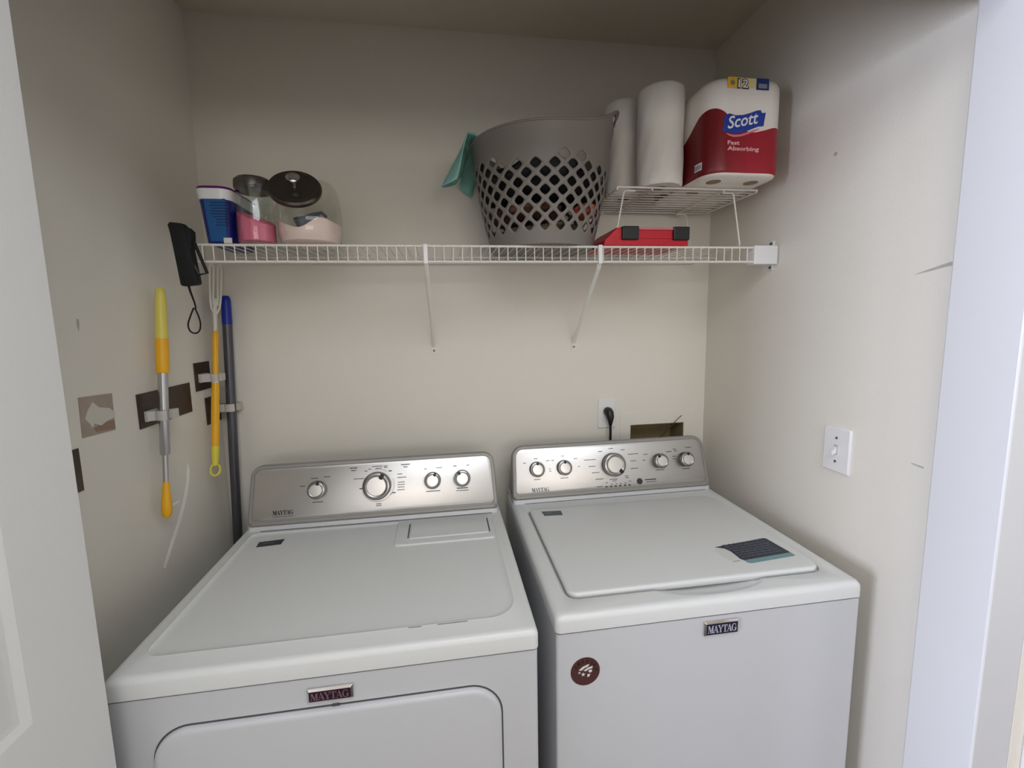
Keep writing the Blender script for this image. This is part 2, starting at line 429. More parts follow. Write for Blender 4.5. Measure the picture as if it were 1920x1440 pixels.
# ------------------------------------------------------------------ wall clamps that hold the poles
def clamp_mount(label, ya, yb, z0, z1, cy_, cz, rx, tilt=0.0, pole_x=-.66, slope=0.012):
    t = thing('wall_clamp', label, 'clamp holder', (XL, (ya + yb) / 2, z0), 'clamp holders on the left wall')
    k = MB()
    lp = [(ya, z0), (yb, z0 + slope * -1.0 * 0), (yb, z1), (ya, z1)]
    k.loft([[(XL + .0002, y, z) for y, z in lp], [(XL + .003, y, z) for y, z in lp]])
    k.build('adhesive_plate', 'bronze', t, smooth=False, bevel=.001)
    k = MB()
    k.box(XL + .003, XL + .010, cy_ - .020, cy_ + .020, cz - .013, cz + .013)   # clamp base on the plate
    for s in (-1, 1):   # two jaws curling round the pole
        pts = []
        for a in range(0, 9):
            th = R(180 + s * (35 + a * 13.5))
            pts.append((pole_x + (rx + .004) * math.cos(th), cy_ + (rx + .004) * math.sin(th)))
        pts = [(XL + .008, cy_ - s * 0 + (-s) * .0 + (-1 if s > 0 else 1) * (rx + .006) * -1 * -1)] + pts
        loop = []
        for (x, y) in pts: loop.append((x, y))
        L0 = []
        for i, (x, y) in enumerate(loop):
            p = Vector((x, y)); a_ = Vector(loop[max(0, i - 1)]); b_ = Vector(loop[min(len(loop) - 1, i + 1)])
            d = (b_ - a_).normalized(); nn = Vector((-d.y, d.x)) * .0025
            L0.append([(p.x + nn.x, p.y + nn.y, cz - .012), (p.x - nn.x, p.y - nn.y, cz - .012), (p.x - nn.x, p.y - nn.y, cz + .012), (p.x + nn.x, p.y + nn.y, cz + .012)])
        k.loft(L0)
    k.box(pole_x + rx - .004, pole_x + rx + .009, cy_ + rx * .3, cy_ + rx + .016, cz - .011, cz + .011)
    k.build('clamp', 'clamp', t, smooth=False, bevel=.001)
    return t
clamp_mount('dark bronze wall clamp holding the short aluminium pole', -.3775, -.161, 1.276, 1.360, -.3415, 1.303, .0105, pole_x=-.688)
clamp_mount('dark bronze wall clamp gripping the yellow duster handle', -.1315, -.048, 1.328, 1.412, -.0965, 1.365, .008, pole_x=-.6825)
clamp_mount('dark bronze wall clamp gripping the grey pole in the corner', -.090, -.006, 1.218, 1.302, -.037, 1.262, .013, pole_x=-.674)
# the fourth plate, mostly hidden behind the door leaf
t = thing('wall_clamp', 'dark bronze plate on the left wall, mostly hidden by the open door', 'clamp holder', (XL, -.6, 1.19), 'clamp holders on the left wall')
k = MB(); k.box(XL + .0002, XL + .003, -.64, -.5535, 1.196, 1.2825); k.build('adhesive_plate', 'bronze', t, smooth=False, bevel=.001)

# ------------------------------------------------------------------ short aluminium pole with yellow grips
def along(a, b, t): return tuple(a[i] + (b[i] - a[i]) * t for i in range(3))
T0, T1 = (-.688, -.302, 1.614), (-.688, -.374, 1.052)
p = thing('extension_pole', 'short aluminium pole with yellow and pale yellow grip on the left wall', 'pole', T1)
k = MB(); k.tube([along(T0, T1, a) for a in (0, .01, .04, .12, .2, .225)], [.006, .010, .0115, .0125, .0135, .0138], 16); k.build('pale_grip', 'paleyellow', p)
k = MB(); k.tube([along(T0, T1, a) for a in (.222, .24, .32, .36, .372)], [.0138, .0142, .0142, .014, .0125], 16); k.build('yellow_grip', 'yellow', p)
k = MB(); k.tube([along(T0, T1, a) for a in (.36, .5, .72, .728)], [.0105, .0105, .0105, .0085], 16); k.build('outer_tube', 'alu', p)
k = MB(); k.tube([along(T0, T1, a) for a in (.725, .8, .86)], [.0058, .0058, .0058], 12); k.build('inner_tube', 'alu', p)
k = MB(); k.tube([along(T0, T1, a) for a in (.845, .865, .91, .955, .985, 1.0)], [.006, .0075, .0095, .0115, .0105, .006], 16); k.build('yellow_tip', 'yellow', p)

# ------------------------------------------------------------------ duster handle: white fork, yellow telescoping handle
F0, F1 = (-.681, -.036, 1.704), (-.684, -.150, 1.072)
du = thing('duster_handle', 'yellow duster handle with white two-pronged fork hanging beside the corner', 'duster', F1)
ax = (Vector(F1) - Vector(F0)).normalized()
side = Vector((.75, .66, 0)).normalized(); side = (side - ax * side.dot(ax)).normalized()
k = MB()
C = lambda t, s: tuple(Vector(F0) + (Vector(F1) - Vector(F0)) * t + side * s)
for s in (-1, 1):
    k.tube([C(.235, s * .003), C(.21, s * .010), C(.18, s * .013), (C(.10, s * .0150)), C(.02, s * .0155), C(.0, s * .013), C(-.004, s * .010), C(.0, s * .007), C(.02, s * .0052), C(.10, s * .0055), C(.16, s * .006), C(.195, s * .005)], .0029, 8)
k.tube([C(.16, 0), C(.19, 0), C(.21, 0), C(.25, 0), C(.30, 0), C(.325, 0)], [.002, .008, .012, .009, .0068, .0066], 12, rb=.004)
k.build('fork', 'forkwhite', du)
k = MB(); k.tube([C(a, 0) for a in (.315, .33, .40, .52, .555)], [.006, .0082, .0086, .0080, .0068], 14); k.build('upper_handle', 'yellow', du)
k = MB(); k.tube([C(a, 0) for a in (.550, .565)], [.0086, .0086], 14); k.build('collar', 'forkwhite', du)
k = MB(); k.tube([C(a, 0) for a in (.562, .58, .70, .83, .86)], [.009, .0105, .0112, .0105, .0100], 14); k.build('lower_handle', 'yellow', du)
k = MB(); k.tube([C(a, 0) for a in (.855, .90, .945)], [.0105, .0098, .0072], 14)
k.tube([C(.965 + .027 * math.cos(2 * math.pi * i / 20), .0125 * math.sin(2 * math.pi * i / 20)) for i in range(20)], .0032, 8, closed=True)
k.build('hanging_tip', 'paleyellow2', du)

# ------------------------------------------------------------------ long mop pole in the corner
G0, G1 = (-.667, -.021, 1.612), (-.702, -.088, 0.0)
mp_ = thing('mop_pole', 'long dark grey metal pole with blue cap standing in the left corner', 'pole', G1)
k = MB(); k.tube([along(G0, G1, a) for a in (0, .004, .012, .05, .055)], [.008, .0118, .0132, .0142, .0142], 16); k.build('blue_cap', 'blue', mp_)
k = MB(); k.tube([along(G0, G1, a) for a in (.052, .4, .7, .999)], [.0135] * 4, 16); k.build('pole', 'greypole', mp_)

# ------------------------------------------------------------------ wire shelf
ZS, YS, SP = 1.7135, -0.330, 0.0241
SX0, SX1 = -0.590, 0.910
sh = thing('wire_shelf', 'long white ventilated wire shelf fixed across the back wall', 'shelf', (0, 0, ZS))
k = MB()
x = -0.5675; wx_ = []
while x < SX1 - .002:
    wx_.append(x); x += SP
for x in wx_:
    k.tube([(x, -.012, ZS + .0035), (x, YS + .006, ZS + .0035), (x, YS - .0035, ZS - .002), (x, YS - .0035, ZS - .0400)], .00135, 6)
k.build('deck_wires', 'wire', sh)
for nm, y, z, r in (('front_rail', YS, ZS, .0031), ('lip_rail', YS, ZS - .0400, .0031), ('back_rail', -.012, ZS - .001, .003), ('cross_rod', -.140, ZS - .0005, .0026)):
    k = MB(); k.tube([(SX0, y, z), (SX1, y, z)], r, 8); k.build(nm, 'wire', sh)
# end bracket on the right wall
eb = thing('shelf_end_bracket', 'white plastic end bracket carrying the right end of the wire shelf', 'bracket', (XR, -.31, ZS - .06))
k = MB(); k.box(.900, XR - .004, -.336, -.305, ZS - .047, ZS + .006); k.build('block', 'plate', eb, smooth=False, bevel=.002)
k = MB(); k.box(XR - .005, XR - .0002, -.318, -.276, ZS - .062, ZS + .024); k.build('wall_plate', 'plate', eb, smooth=False, bevel=.0015)
for zz in (ZS + .015, ZS - .054):
    k = MB(); k.lathe([(.0045, 0), (.0045, .002), (.001, .003)], 14, T=frame((XR - .005, -.309, zz), (0, 1, 0), (0, 0, 1), (-1, 0, 0))); k.build('screw', 'screw', eb)

# two diagonal braces
def brace(label, xt, xb):
    b = thing('shelf_brace', label, 'brace', (xb, 0, 1.4236), 'diagonal braces under the wire shelf')
    k = MB()
    k.tube([(xt, YS - .006, ZS + .004), (xt, YS + .004, ZS - .048), (xt + (xb - xt) * .03, YS + .012, ZS - .057), (xb, -.010, 1.447), (xb, -.004, 1.434)], .0062, 10, rb=.0026, flat=(1, 0, 0))
    k.build('strut', 'wire', b)
    k = MB(); k.box(xt - .0055, xt + .0055, YS - .0075, YS + .004, ZS - .046, ZS + .0050); k.build('rail_clip', 'plate', b, smooth=False, bevel=.0015)
    k = MB(); lo = rrect(xb - .0085, xb + .0085, 1.409, 1.446, .0045, 4)
    k.loft([[(a, -.0003, c) for a, c, _ in lo], [(a, -.0035, c) for a, c, _ in lo]]); k.build('foot_plate', 'wire', b)
    k = MB(); k.lathe([(.0038, 0), (.0038, .0015), (.001, .0025)], 14, T=frame((xb, -.0035, 1.4215), (1, 0, 0), (0, 0, 1), (0, -1, 0))); k.build('screw', 'screw', b)
brace('left one of two white diagonal braces under the wire shelf', -.0365, -.031)
brace('right one of two white diagonal braces under the wire shelf, below the basket', .436, .4635)
DK = ZS + .0052   # top of the deck wires

# ------------------------------------------------------------------ black hand tool hooked on the shelf's left end
g = thing('hand_tool', 'black hand tool with wrist strap clipped to the left end of the wire shelf', 'tool', (-.59, YS - .02, 1.62))
k = MB()
def ring(cx, cy_, z, a, b, sk=0): return [(cx + p_[0], cy_ + p_[1], z + sk * p_[0]) for p_ in rrect(-a, a, -b, b, min(a, b) * .5, 4)]
k.loft([ring(-.590, -.352, 1.615, .0165, .011, .1), ring(-.590, -.352, 1.619, .0195, .013, .1), ring(-.594, -.352, 1.66, .0190, .014), ring(-.598, -.352, 1.70, .0185, .015),
        ring(-.602, -.352, 1.735, .0180, .015), ring(-.605, -.352, 1.752, .0180, .015, -.1), ring(-.606, -.352, 1.758, .014, .011, -.1)])
k.build('body', 'blackfab', g)
k = MB(); k.loft([ring(-.582, -.352, 1.700, .005, .012), ring(-.583, -.352, 1.740, .0085, .013), ring(-.587, -.352, 1.748, .006, .010)]); k.build('button_housing', 'blackfab', g)
k = MB(); k.tube([(-.578, -.354, 1.722), (-.572, -.356, 1.712), (-.563, -.357, 1.685), (-.550, -.358, 1.643), (-.568, -.358, 1.639), (-.579, -.357, 1.665), (-.585, -.356, 1.690)], .0036, 8); k.build('clip', 'black', g)
k = MB(); st = [(-.597, -.352, 1.617), (-.594, -.352, 1.600), (-.587, -.353, 1.575), (-.585, -.353, 1.560)]
k.tube(st, [.0050, .0045, .0028, .0022], 8, rb=.0016)
lp = [(-.588, -.353, 1.562), (-.582, -.353, 1.545), (-.5785, -.353, 1.525), (-.582, -.353, 1.508), (-.592, -.353, 1.501), (-.603, -.353, 1.507), (-.606, -.353, 1.523), (-.598, -.353, 1.545), (-.590, -.353, 1.562)]
k.tube(smooth(lp), .0019, 8); k.build('wrist_strap', 'blackfab', g)

# ------------------------------------------------------------------ blue tub
tb = thing('detergent_tub', 'blue plastic tub with white lid at the left end of the shelf', 'tub', (-.545, -.24, DK))
def tubloop(z, gx, gy, r=.022): return [(-.5405 + a, -.238 + b, z) for a, b, _ in rrect(-.029 - gx, .029 + gx, -.078 - gy, .078 + gy, r, 6)]
k = MB(); k.loft([tubloop(DK + .0002, -.004, -.004), tubloop(DK + .004, 0, 0), tubloop(DK + .107, .007, .008)]); k.build('tub_body', 'tubdark', tb)
k = MB()  # printed wrap on the front
fp = []
for z, gx, gy in ((DK + .006, .0004, .0008), (DK + .105, .0072, .0088)):
    fp.append([(-.5405 - .014 - gx * .6, -.238 - .078 - gy, z), (-.5405 + .022 + gx, -.238 - .078 - gy, z)])
k.add([fp[0][0], fp[0][1], fp[1][1], fp[1][0], tuple(Vector(fp[0][0]) + Vector((0, .003, 0))), tuple(Vector(fp[0][1]) + Vector((0, .003, 0))), tuple(Vector(fp[1][1]) + Vector((0, .003, 0))), tuple(Vector(fp[1][0]) + Vector((0, .003, 0)))],
      [(0, 1, 2, 3), (4, 7, 6, 5), (0, 4, 5, 1), (2, 6, 7, 3), (0, 3, 7, 4), (1, 5, 6, 2)]); k.build('front_wrap', 'tubblue', tb, smooth=False)
k = MB()
random.seed(4)
for i in range(9):
    z = DK + .095 - i * .0065; f = (z - DK) / .105; yy = -.3168 - .0082 * f - .0006
    xa = -.540 + random.uniform(-.008, .006); k.box(xa, -.505, yy - .0004, yy + .0015, z, z + .0018)
k.build('printed_lines', 'tubline', tb, smooth=False)
k = MB(); k.box(-.524, -.506, -.3195, -.316, DK + .001, DK + .014); k.build('price_label', 'stickwhite', tb, smooth=False)
k = MB(); k.loft([tubloop(DK + .104, .0095, .0105, .025), tubloop(DK + .128, .0115, .0125, .025)]); k.build('lid', 'plate', tb)
k = MB(); k.loft([tubloop(DK + .1282, .0115, .0125, .025), tubloop(DK + .134, .0100, .0110, .025)]); k.build('lid_rim', 'tubpurple', tb)

# ------------------------------------------------------------------ tall jar with pink beads
PJ = (-.4620, -.276)
pj_ = thing('glass_canister', 'tall clear canister of bright pink scent beads with dark lid', 'jar', (PJ[0], PJ[1], DK))
TP = Matrix.Translation((PJ[0], PJ[1], 0))
k = MB(); k.lathe([(.036, DK + .0002), (.0435, DK + .004), (.0455, DK + .012), (.0450, DK + .06), (.0425, DK + .095), (.0425, DK + .128), (.0440, DK + .140),
                   (.0425, DK + .140), (.0410, DK + .128), (.0410, DK + .095), (.0435, DK + .06), (.0440, DK + .012), (.0405, DK + .006)], 48, T=TP, cap0=True, cap1=True)
k.build('jar_body', 'glass', pj_)
k = MB(); k.lathe([(.0405, DK + .134), (.0445, DK + .1405), (.0450, DK + .147), (.0440, DK + .160), (.0380, DK + .166), (.012, DK + .168)], 48, T=TP); k.build('lid', 'lidsmoke', pj_)
k = MB(); n = 40; L = []
for zf in (0, .5, 1):
    L.append([(PJ[0] + .0428 * math.cos(2 * math.pi * i / n), PJ[1] + .0428 * math.sin(2 * math.pi * i / n), DK + .010 + (.070 + (-.020 * math.cos(2 * math.pi * i / n + .5)) - .010) * zf) for i in range(n)])
L.append([(PJ[0] + .02 * math.cos(2 * math.pi * i / n), PJ[1] + .02 * math.sin(2 * math.pi * i / n), DK + .074 - .008 * math.cos(2 * math.pi * i / n + .5)) for i in range(n)])
k.loft(L); tag(k.build('scent_beads', 'pink'), 'bright pink scent beads filling the lower half of the tall canister', 'beads', kind='stuff')

# ------------------------------------------------------------------ slant-lidded jar with pale powder
BJ = (-.3385, -.2485)
bj = thing('slant_jar', 'large clear slant-front jar with dark metal lid, right of the pink beads', 'jar', (BJ[0], BJ[1], DK))
nrm = Vector((.13, -.80, .585)).normalized()       # direction the mouth faces
lc = Vector((BJ[0] - .018, BJ[1] - .046, DK + .136))   # centre of the mouth
def slant(p, off=0.0):
    v = Vector(p); d = (v - lc).dot(nrm) - off
    if d > 0: v -= nrm * d
    return tuple(v)
def jar_shell(sc_, z0, thick=0.0):
    prof = [(.050, 0), (.066, .002), (.0745, .010), (.0800, .035), (.0815, .065), (.0805, .095), (.077, .125), (.070, .150), (.058, .166), (.040, .174), (.02, .176)]
    return [(max(.002, (r - thick)), z0 + z * sc_) for r, z in prof]
k = MB(); n = 64
for th, cap in ((0, True),):
    loops = []
    for r, z in [(a, b) for a, b in jar_shell(1.0, DK + .0002)]:
        loops.append([slant((BJ[0] + r * math.cos(2 * math.pi * i / n), BJ[1] + r * math.sin(2 * math.pi * i / n), z)) for i in range(n)])
    k.loft(loops, True, True)
k.build('jar_body', 'glassbig', bj, ang=50)
a1 = Vector((1, 0, 0)); a1 = (a1 - nrm * a1.dot(nrm)).normalized(); a2 = nrm.cross(a1)
TL = frame(lc, a1, a2, nrm)
k = MB(); k.lathe([(.056, -.003), (.0625, -.001), (.0635, .004), (.0635, .008), (.060, .0125), (.050, .0140), (.047, .0125), (.030, .0150), (.012, .017)], 64, T=TL); k.build('lid', 'lidmetal', bj)
k = MB(); k.lathe([(.006, .016), (.0055, .028), (.012, .032), (.0165, .036), (.0165, .039), (.012, .043), (.004, .0445)], 32, T=TL); k.build('lid_knob', 'chrome', bj)
k = MB(); loops = []
for r, z in ((.062, .006), (.072, .012), (.0772, .035)):
    loops.append([(BJ[0] + r * math.cos(2 * math.pi * i / n), BJ[1] + r * math.sin(2 * math.pi * i / n), DK + z) for i in range(n)])
def ph(i, fr):
    a = 2 * math.pi * i / n; x_ = math.cos(a) * fr; y_ = math.sin(a) * fr
    return DK + .0555 + .016 * math.exp(-((x_ - .55) / .35) ** 2) + .010 * math.exp(-((x_ + .95) / .3) ** 2) - .012 * math.exp(-((x_ + .1) / .4) ** 2) + .004 * y_
for fr in (1.0, .98, .75, .5, .25, .03):
    loops.append([(BJ[0] + .0785 * fr * math.cos(2 * math.pi * i / n), BJ[1] + .0785 * fr * math.sin(2 * math.pi * i / n), ph(i, fr)) for i in range(n)])
k.loft(loops); tag(k.build('detergent_powder', 'powder'), 'pale pink detergent powder in the bottom of the slant-front jar', 'powder', kind='stuff')
so = thing('measuring_scoop', 'grey plastic scoop lying on the powder inside the slant-front jar', 'scoop', (BJ[0], BJ[1], DK + .05))
Ts = frame((BJ[0] + .004, BJ[1] - .034, DK + .066), Vector((1, .1, .10)).normalized(), Vector((-.1, .9, .35)).normalized(), Vector((-.12, -.35, .92)).normalized())
k = MB(); k.lathe([(.022, -.024), (.029, -.016), (.033, .008), (.0315, .008), (.026, -.013), (.004, -.018)], 28, T=Ts); k.build('bowl', 'scoop', so)
k = MB(); k.tube([tuple(Ts @ Vector(v)) for v in ((-.006, .024, .006), (.012, .028, .010), (.035, .020, .014), (.046, .008, .004))], .0045, 8, rb=.002); k.build('handle', 'label_line', so)

# ------------------------------------------------------------------ laundry basket with diamond openings
BC = Vector((.300, -.207))
bk = thing('laundry_basket', 'taupe plastic laundry basket with diamond openings on the shelf', 'basket', (BC.x, BC.y, DK))
NB, ZB0, ZB1 = 24, DK + .024, DK + .232
def brad(z):
    t = (z - DK) / .29
    return .149 + .052 * t + .006 * math.sin(min(1, max(0, t)) * math.pi)
def bpos(th, z, off=0.0):
    r = brad(z) + off
    return (BC.x + r * math.cos(th), BC.y + r * math.sin(th), z)
k = MB(); rows = 10; pit = 2 * math.pi / NB; hz = (ZB1 - ZB0) / rows; base_th = R(-77)
cache = {}
def vid(a, z):
    key = (round((a % (2 * math.pi)) * 20000) % round(2 * math.pi * 20000), round(z * 20000))
    if key not in cache:
        cache[key] = len(k.v); k.v.append(bpos(a, z))
    return cache[key]
def F(ids, mi=0):
    out = []
    for i in ids:
        if not out or out[-1] != i: out.append(i)
    if out[0] == out[-1]: out = out[:-1]
    if len(out) > 2: k.f.append(tuple(out)); k.m.append(mi)
sub = 4
for j in range(0, rows + 1):
    zc = ZB0 + j * hz
    for i in range(NB):
        a = base_th + (i + (.5 if j % 2 else 0)) * pit
        outer = []
        cor = [(pit / 2, 0), (0, hz), (-pit / 2, 0), (0, -hz)]
        for c in range(4):
            p0, p1 = cor[c], cor[(c + 1) % 4]
            for s in range(sub): outer.append((p0[0] + (p1[0] - p0[0]) * s / sub, p0[1] + (p1[1] - p0[1]) * s / sub))
        da = (a - R(-77) + math.pi) % (2 * math.pi) - math.pi
        hole = 0 < j < rows
        if j == rows - 1 and abs(da) < R(10): hole = True
        if j == rows - 1 and R(14) < abs(da) < R(60): hole = False
        if j == 0 or j == rows:      # half diamonds close the border
            up_ = j == 0
            pts = [o for o in outer if (o[1] >= -1e-9 if up_ else o[1] <= 1e-9)]
            pts.sort(key=lambda o: o[0])
            flat_ = [(-pit / 2 + pit * s / 8, 0) for s in range(9)]
            zig = [(-pit / 2 + pit * s / 8, (hz if up_ else -hz) * (1 - abs(s - 4) / 4)) for s in range(9)]
            for s in range(8):
                A_, B_, C_, D_ = flat_[s], flat_[s + 1], zig[s + 1], zig[s]
                F([vid(a + q_[0], zc + q_[1]) for q_ in (A_, B_, C_, D_)])
            continue
        if hole:
            inn = []
            for o in outer:
                ang_ = math.atan2(o[1] / hz, o[0] / (pit / 2)); l = 1 / (abs(math.cos(ang_)) ** 1.35 + abs(math.sin(ang_)) ** 1.35) ** (1 / 1.35)
                inn.append((.60 * l * math.cos(ang_) * pit / 2, .60 * l * math.sin(ang_) * hz))
            ov = [vid(a + o[0], zc + o[1]) for o in outer]; iv = []
            for o in inn: iv.append(len(k.v)); k.v.append(bpos(a + o[0], zc + o[1]))
            for s in range(16): F([ov[s], ov[(s + 1) % 16], iv[(s + 1) % 16], iv[s]])
        else:
            F([vid(a + o[0], zc + o[1]) for o in outer])
# solid bands: bottom skirt and floor, top rim with a hand hole
NC = NB * 8
def th_of(i): return base_th + (i / 8 - .5) * pit
for (za, zb) in ((DK + .0002, DK + .008), (DK + .008, ZB0)):
    for i in range(NC): F([vid(th_of(i), za), vid(th_of(i + 1), za), vid(th_of(i + 1), zb), vid(th_of(i), zb)])
cen = len(k.v); k.v.append((BC.x, BC.y, DK + .0002))
for i in range(NC): F([vid(th_of(i), DK + .0002), vid(th_of(i + 1), DK + .0002), cen])
HC = R(-22)
def rim(a):
    d = (a - R(-14) + math.pi) % (2 * math.pi) - math.pi; e = (a - R(140) + math.pi) % (2 * math.pi) - math.pi
    return DK + .285 + .083 * math.exp(-(d / R(36)) ** 2) + .03 * math.exp(-(e / R(24)) ** 4)
NR = 18; grid = []
hole_c = (HC, DK + .333); hr = (R(12), .0140)
for jj in range(NR + 1):
    row = []
    for i in range(NC):
        a = th_of(i); z = ZB1 + (rim(a) - ZB1) * jj / NR
        if jj == 0: row.append(vid(a, z))
        else: row.append(len(k.v)); k.v.append(bpos(a, z, .004 * (jj / NR) ** 3))
    grid.append(row)
def inside(i, jj):
    a = th_of(i + .5); z = (ZB1 + (rim(a) - ZB1) * (jj + .5) / NR)
    d = (a - hole_c[0] + math.pi) % (2 * math.pi) - math.pi
    return (d / hr[0]) ** 2 + ((z - hole_c[1]) / hr[1]) ** 2 < 1
removed = {(i, jj) for i in range(NC) for jj in range(NR) if inside(i, jj)}
for jj in range(NR):
    for i in range(NC):
        if (i, jj) in removed: continue
        F([grid[jj][i], grid[jj][(i + 1) % NC], grid[jj + 1][(i + 1) % NC], grid[jj + 1][i]])
for jj in range(1, NR):
    for i in range(NC):
        adj = [((i, jj)), ((i - 1) % NC, jj), (i, jj - 1), ((i - 1) % NC, jj - 1)]
        c = sum(q_ in removed for q_ in adj)
        if 0 < c < 4:
            a = th_of(i); z = k.v[grid[jj][i]][2]; d = (a - hole_c[0] + math.pi) % (2 * math.pi) - math.pi
            e = Vector((d / hr[0], (z - hole_c[1]) / hr[1])); e.normalize()
            k.v[grid[jj][i]] = bpos(hole_c[0] + e.x * hr[0], hole_c[1] + e.y * hr[1])
bo = k.build('basket_body', 'hamper', bk, ang=60)
sm = bo.modifiers.new('solid', 'SOLIDIFY'); sm.thickness = .0028; sm.offset = -1
k = MB(); k.tube([bpos(th_of(i * 2), rim(th_of(i * 2)), .0035) for i in range(NC // 2)], .0032, 8, closed=True); k.build('rim_bead', 'hamper', bk)

# clothes inside the basket
def garment(name, label, m, c, rad, seed, cat='clothes'):
    random.seed(seed); bm = bmesh.new(); bmesh.ops.create_icosphere(bm, subdivisions=4, radius=1)
    ph_ = [(random.uniform(2, 6), random.uniform(0, 6), Vector((random.uniform(-1, 1), random.uniform(-1, 1), random.uniform(-1, 1))).normalized()) for _ in range(9)]
    for v in bm.verts:
        d = v.co.normalized(); s = 1 + sum(.05 * math.sin(f * 2 * d.dot(ax_) + p0) for f, p0, ax_ in ph_)
        v.co = Vector((d.x * rad[0], d.y * rad[1], d.z * rad[2])) * s + Vector(c)
        dxy = Vector((v.co.x - BC.x, v.co.y - BC.y)); mx_ = brad(max(v.co.z, DK)) - .006
        if dxy.length > mx_: dxy = dxy.normalized() * mx_; v.co.x = BC.x + dxy.x; v.co.y = BC.y + dxy.y
        v.co.z = max(v.co.z, DK + .004)
    me = bpy.data.meshes.new(name); bm.to_mesh(me); bm.free(); me.materials.append(M[m])
    me.polygons.foreach_set('use_smooth', [True] * len(me.polygons))
    o = bpy.data.objects.new(name, me); COL.objects.link(o)
    return tag(o, label, cat)
garment('folded_garment', 'dark olive garment low in the laundry basket', 'cl_olive', (BC.x, BC.y, DK + .036), (.145, .145, .026), 2)
garment('folded_garment', 'dark brown garment in the middle of the laundry basket', 'cl_brown', (BC.x - .045, BC.y, DK + .097), (.100, .140, .024), 3)
garment('folded_garment', 'black garment bunched in the upper part of the laundry basket', 'cl_black', (BC.x, BC.y, DK + .182), (.185, .185, .050), 1)
garment('folded_garment', 'coral garment at the right inside the laundry basket', 'cl_coral', (BC.x + .112, BC.y - .075, DK + .100), (.032, .045, .018), 5)

# aqua cloth over the left rim
k = MB(); nu, nv = 22, 20; random.seed(7)
def cloth(u, v):
    # u across (0..1), v from inside the basket over the rim down outside
    th = R(196 - 62 * u); s = v
    rt_ = brad(DK + .27) + .010
    if s < .3:
        q_ = s / .3; r_ = rt_ - .05 * (1 - q_); z = DK + .262 + .044 * math.sin(q_ * math.pi / 2)
    else:
        q_ = (s - .3) / .7; r_ = rt_ + .012 + .042 * q_ * (1 + .5 * math.sin(u * 9)); z = DK + .306 - (.100 + .034 * math.sin(u * 5.5 + .8)) * q_
    r_ += .006 * math.sin(u * 17 + s * 5) * s
    return (BC.x + r_ * math.cos(th), BC.y + r_ * math.sin(th), z)
vs = [cloth(i / nu, j / nv) for j in range(nv + 1) for i in range(nu + 1)]
fs = [(j * (nu + 1) + i, j * (nu + 1) + i + 1, (j + 1) * (nu + 1) + i + 1, (j + 1) * (nu + 1) + i) for j in range(nv) for i in range(nu)]
k.add(vs, fs); o = k.build('cleaning_cloth', 'teal', ang=180); so_ = o.modifiers.new('s', 'SOLIDIFY'); so_.thickness = .002
tag(o, 'pale aqua cloth hanging over the left rim of the laundry basket', 'cloth')

# ------------------------------------------------------------------ helper rack
ZR = 1.885
hr_ = thing('wire_riser', 'small white wire riser rack standing on the right end of the shelf', 'rack', (.7, -.17, DK))
k = MB()
for i in range(11):
    y = -.302 + i * .0262
    k.tube([(.494, y, ZR - .0035), (.926, y, ZR - .0035)], .0021 if i not in (0, 10) else .0028, 8)
k.build('top_wires', 'wire', hr_)
k = MB()
for x in (.496, .60, .82, .924):
    k = MB(); k.tube([(x, -.302, ZR - .0082), (x, -.040, ZR - .0082)], .0025, 8); k.build('cross_wire', 'wire', hr_)
for xt, xb in ((.517, .490), (.853, .878)):
    k = MB(); sg = 1 if xt < .7 else -1
    pts = [(xt + sg * .035, -.296, ZR - .0115), (xt + sg * .006, -.297, ZR - .0115), (xt, -.298, ZR - .016), (xb, -.300, DK + .008), (xb, -.294, DK + .0024), (xb, -.060, DK + .0024), (xb, -.054, DK + .008), (xt, -.052, ZR - .016), (xt + sg * .006, -.05, ZR - .0115), (xt + sg * .035, -.05, ZR - .0115)]
    k.tube(pts, .0024, 8); k.build('leg_frame', 'wire', hr_)

# ------------------------------------------------------------------ paper towel rolls on the rack
def roll(label, cx, cy_, r, z0, h, seed):
    t = thing('paper_towel_roll', label, 'paper towels', (cx, cy_, z0), 'paper towel rolls on the riser rack')
    random.seed(seed); n = 72; k = MB(); loops = []
    zz = [0, .003, .008] + [.008 + (h - .016) * i / 24 for i in range(1, 25)] + [h - .003, h]
    ph_ = [random.uniform(0, 6) for _ in range(6)]
    for z in zz:
        e = 0 if .008 <= z <= h - .008 else (.004 if z in (0, h) else .0012)
        loops.append([(cx + (r - e + .0006 * math.sin(5 * a + ph_[0] + z * 30) + .0005 * math.sin(9 * a + ph_[1] - z * 50)) * math.cos(a),
                       cy_ + (r - e + .0006 * math.sin(5 * a + ph_[0] + z * 30) + .0005 * math.sin(9 * a + ph_[1] - z * 50)) * math.sin(a), z0 + z) for a in [2 * math.pi * i / n for i in range(n)]])
    inner = [[(cx + .021 * math.cos(2 * math.pi * i / n), cy_ + .021 * math.sin(2 * math.pi * i / n), z0 + z) for i in range(n)] for z in (h - .002, .002)]
    k.loft(loops + inner, False, False, closed=True); k.build('paper', 'paper', t)
    k = MB(); ci = [[(cx + rr * math.cos(2 * math.pi * i / 32), cy_ + rr * math.sin(2 * math.pi * i / 32), z0 + z) for i in range(32)] for rr, z in ((.0208, .003), (.0208, h - .003), (.0192, h - .003), (.0192, .003))]
    k.loft(ci, False, False, closed=True); k.build('core', 'cardboard', t)
roll('left white paper towel roll, set back beside the laundry basket', .5730, -.1560, .0560, ZR, .278, 11)
roll('right white paper towel roll, standing between the other roll and the red pack', .6310, -.2790, .0630, ZR, .262, 12)

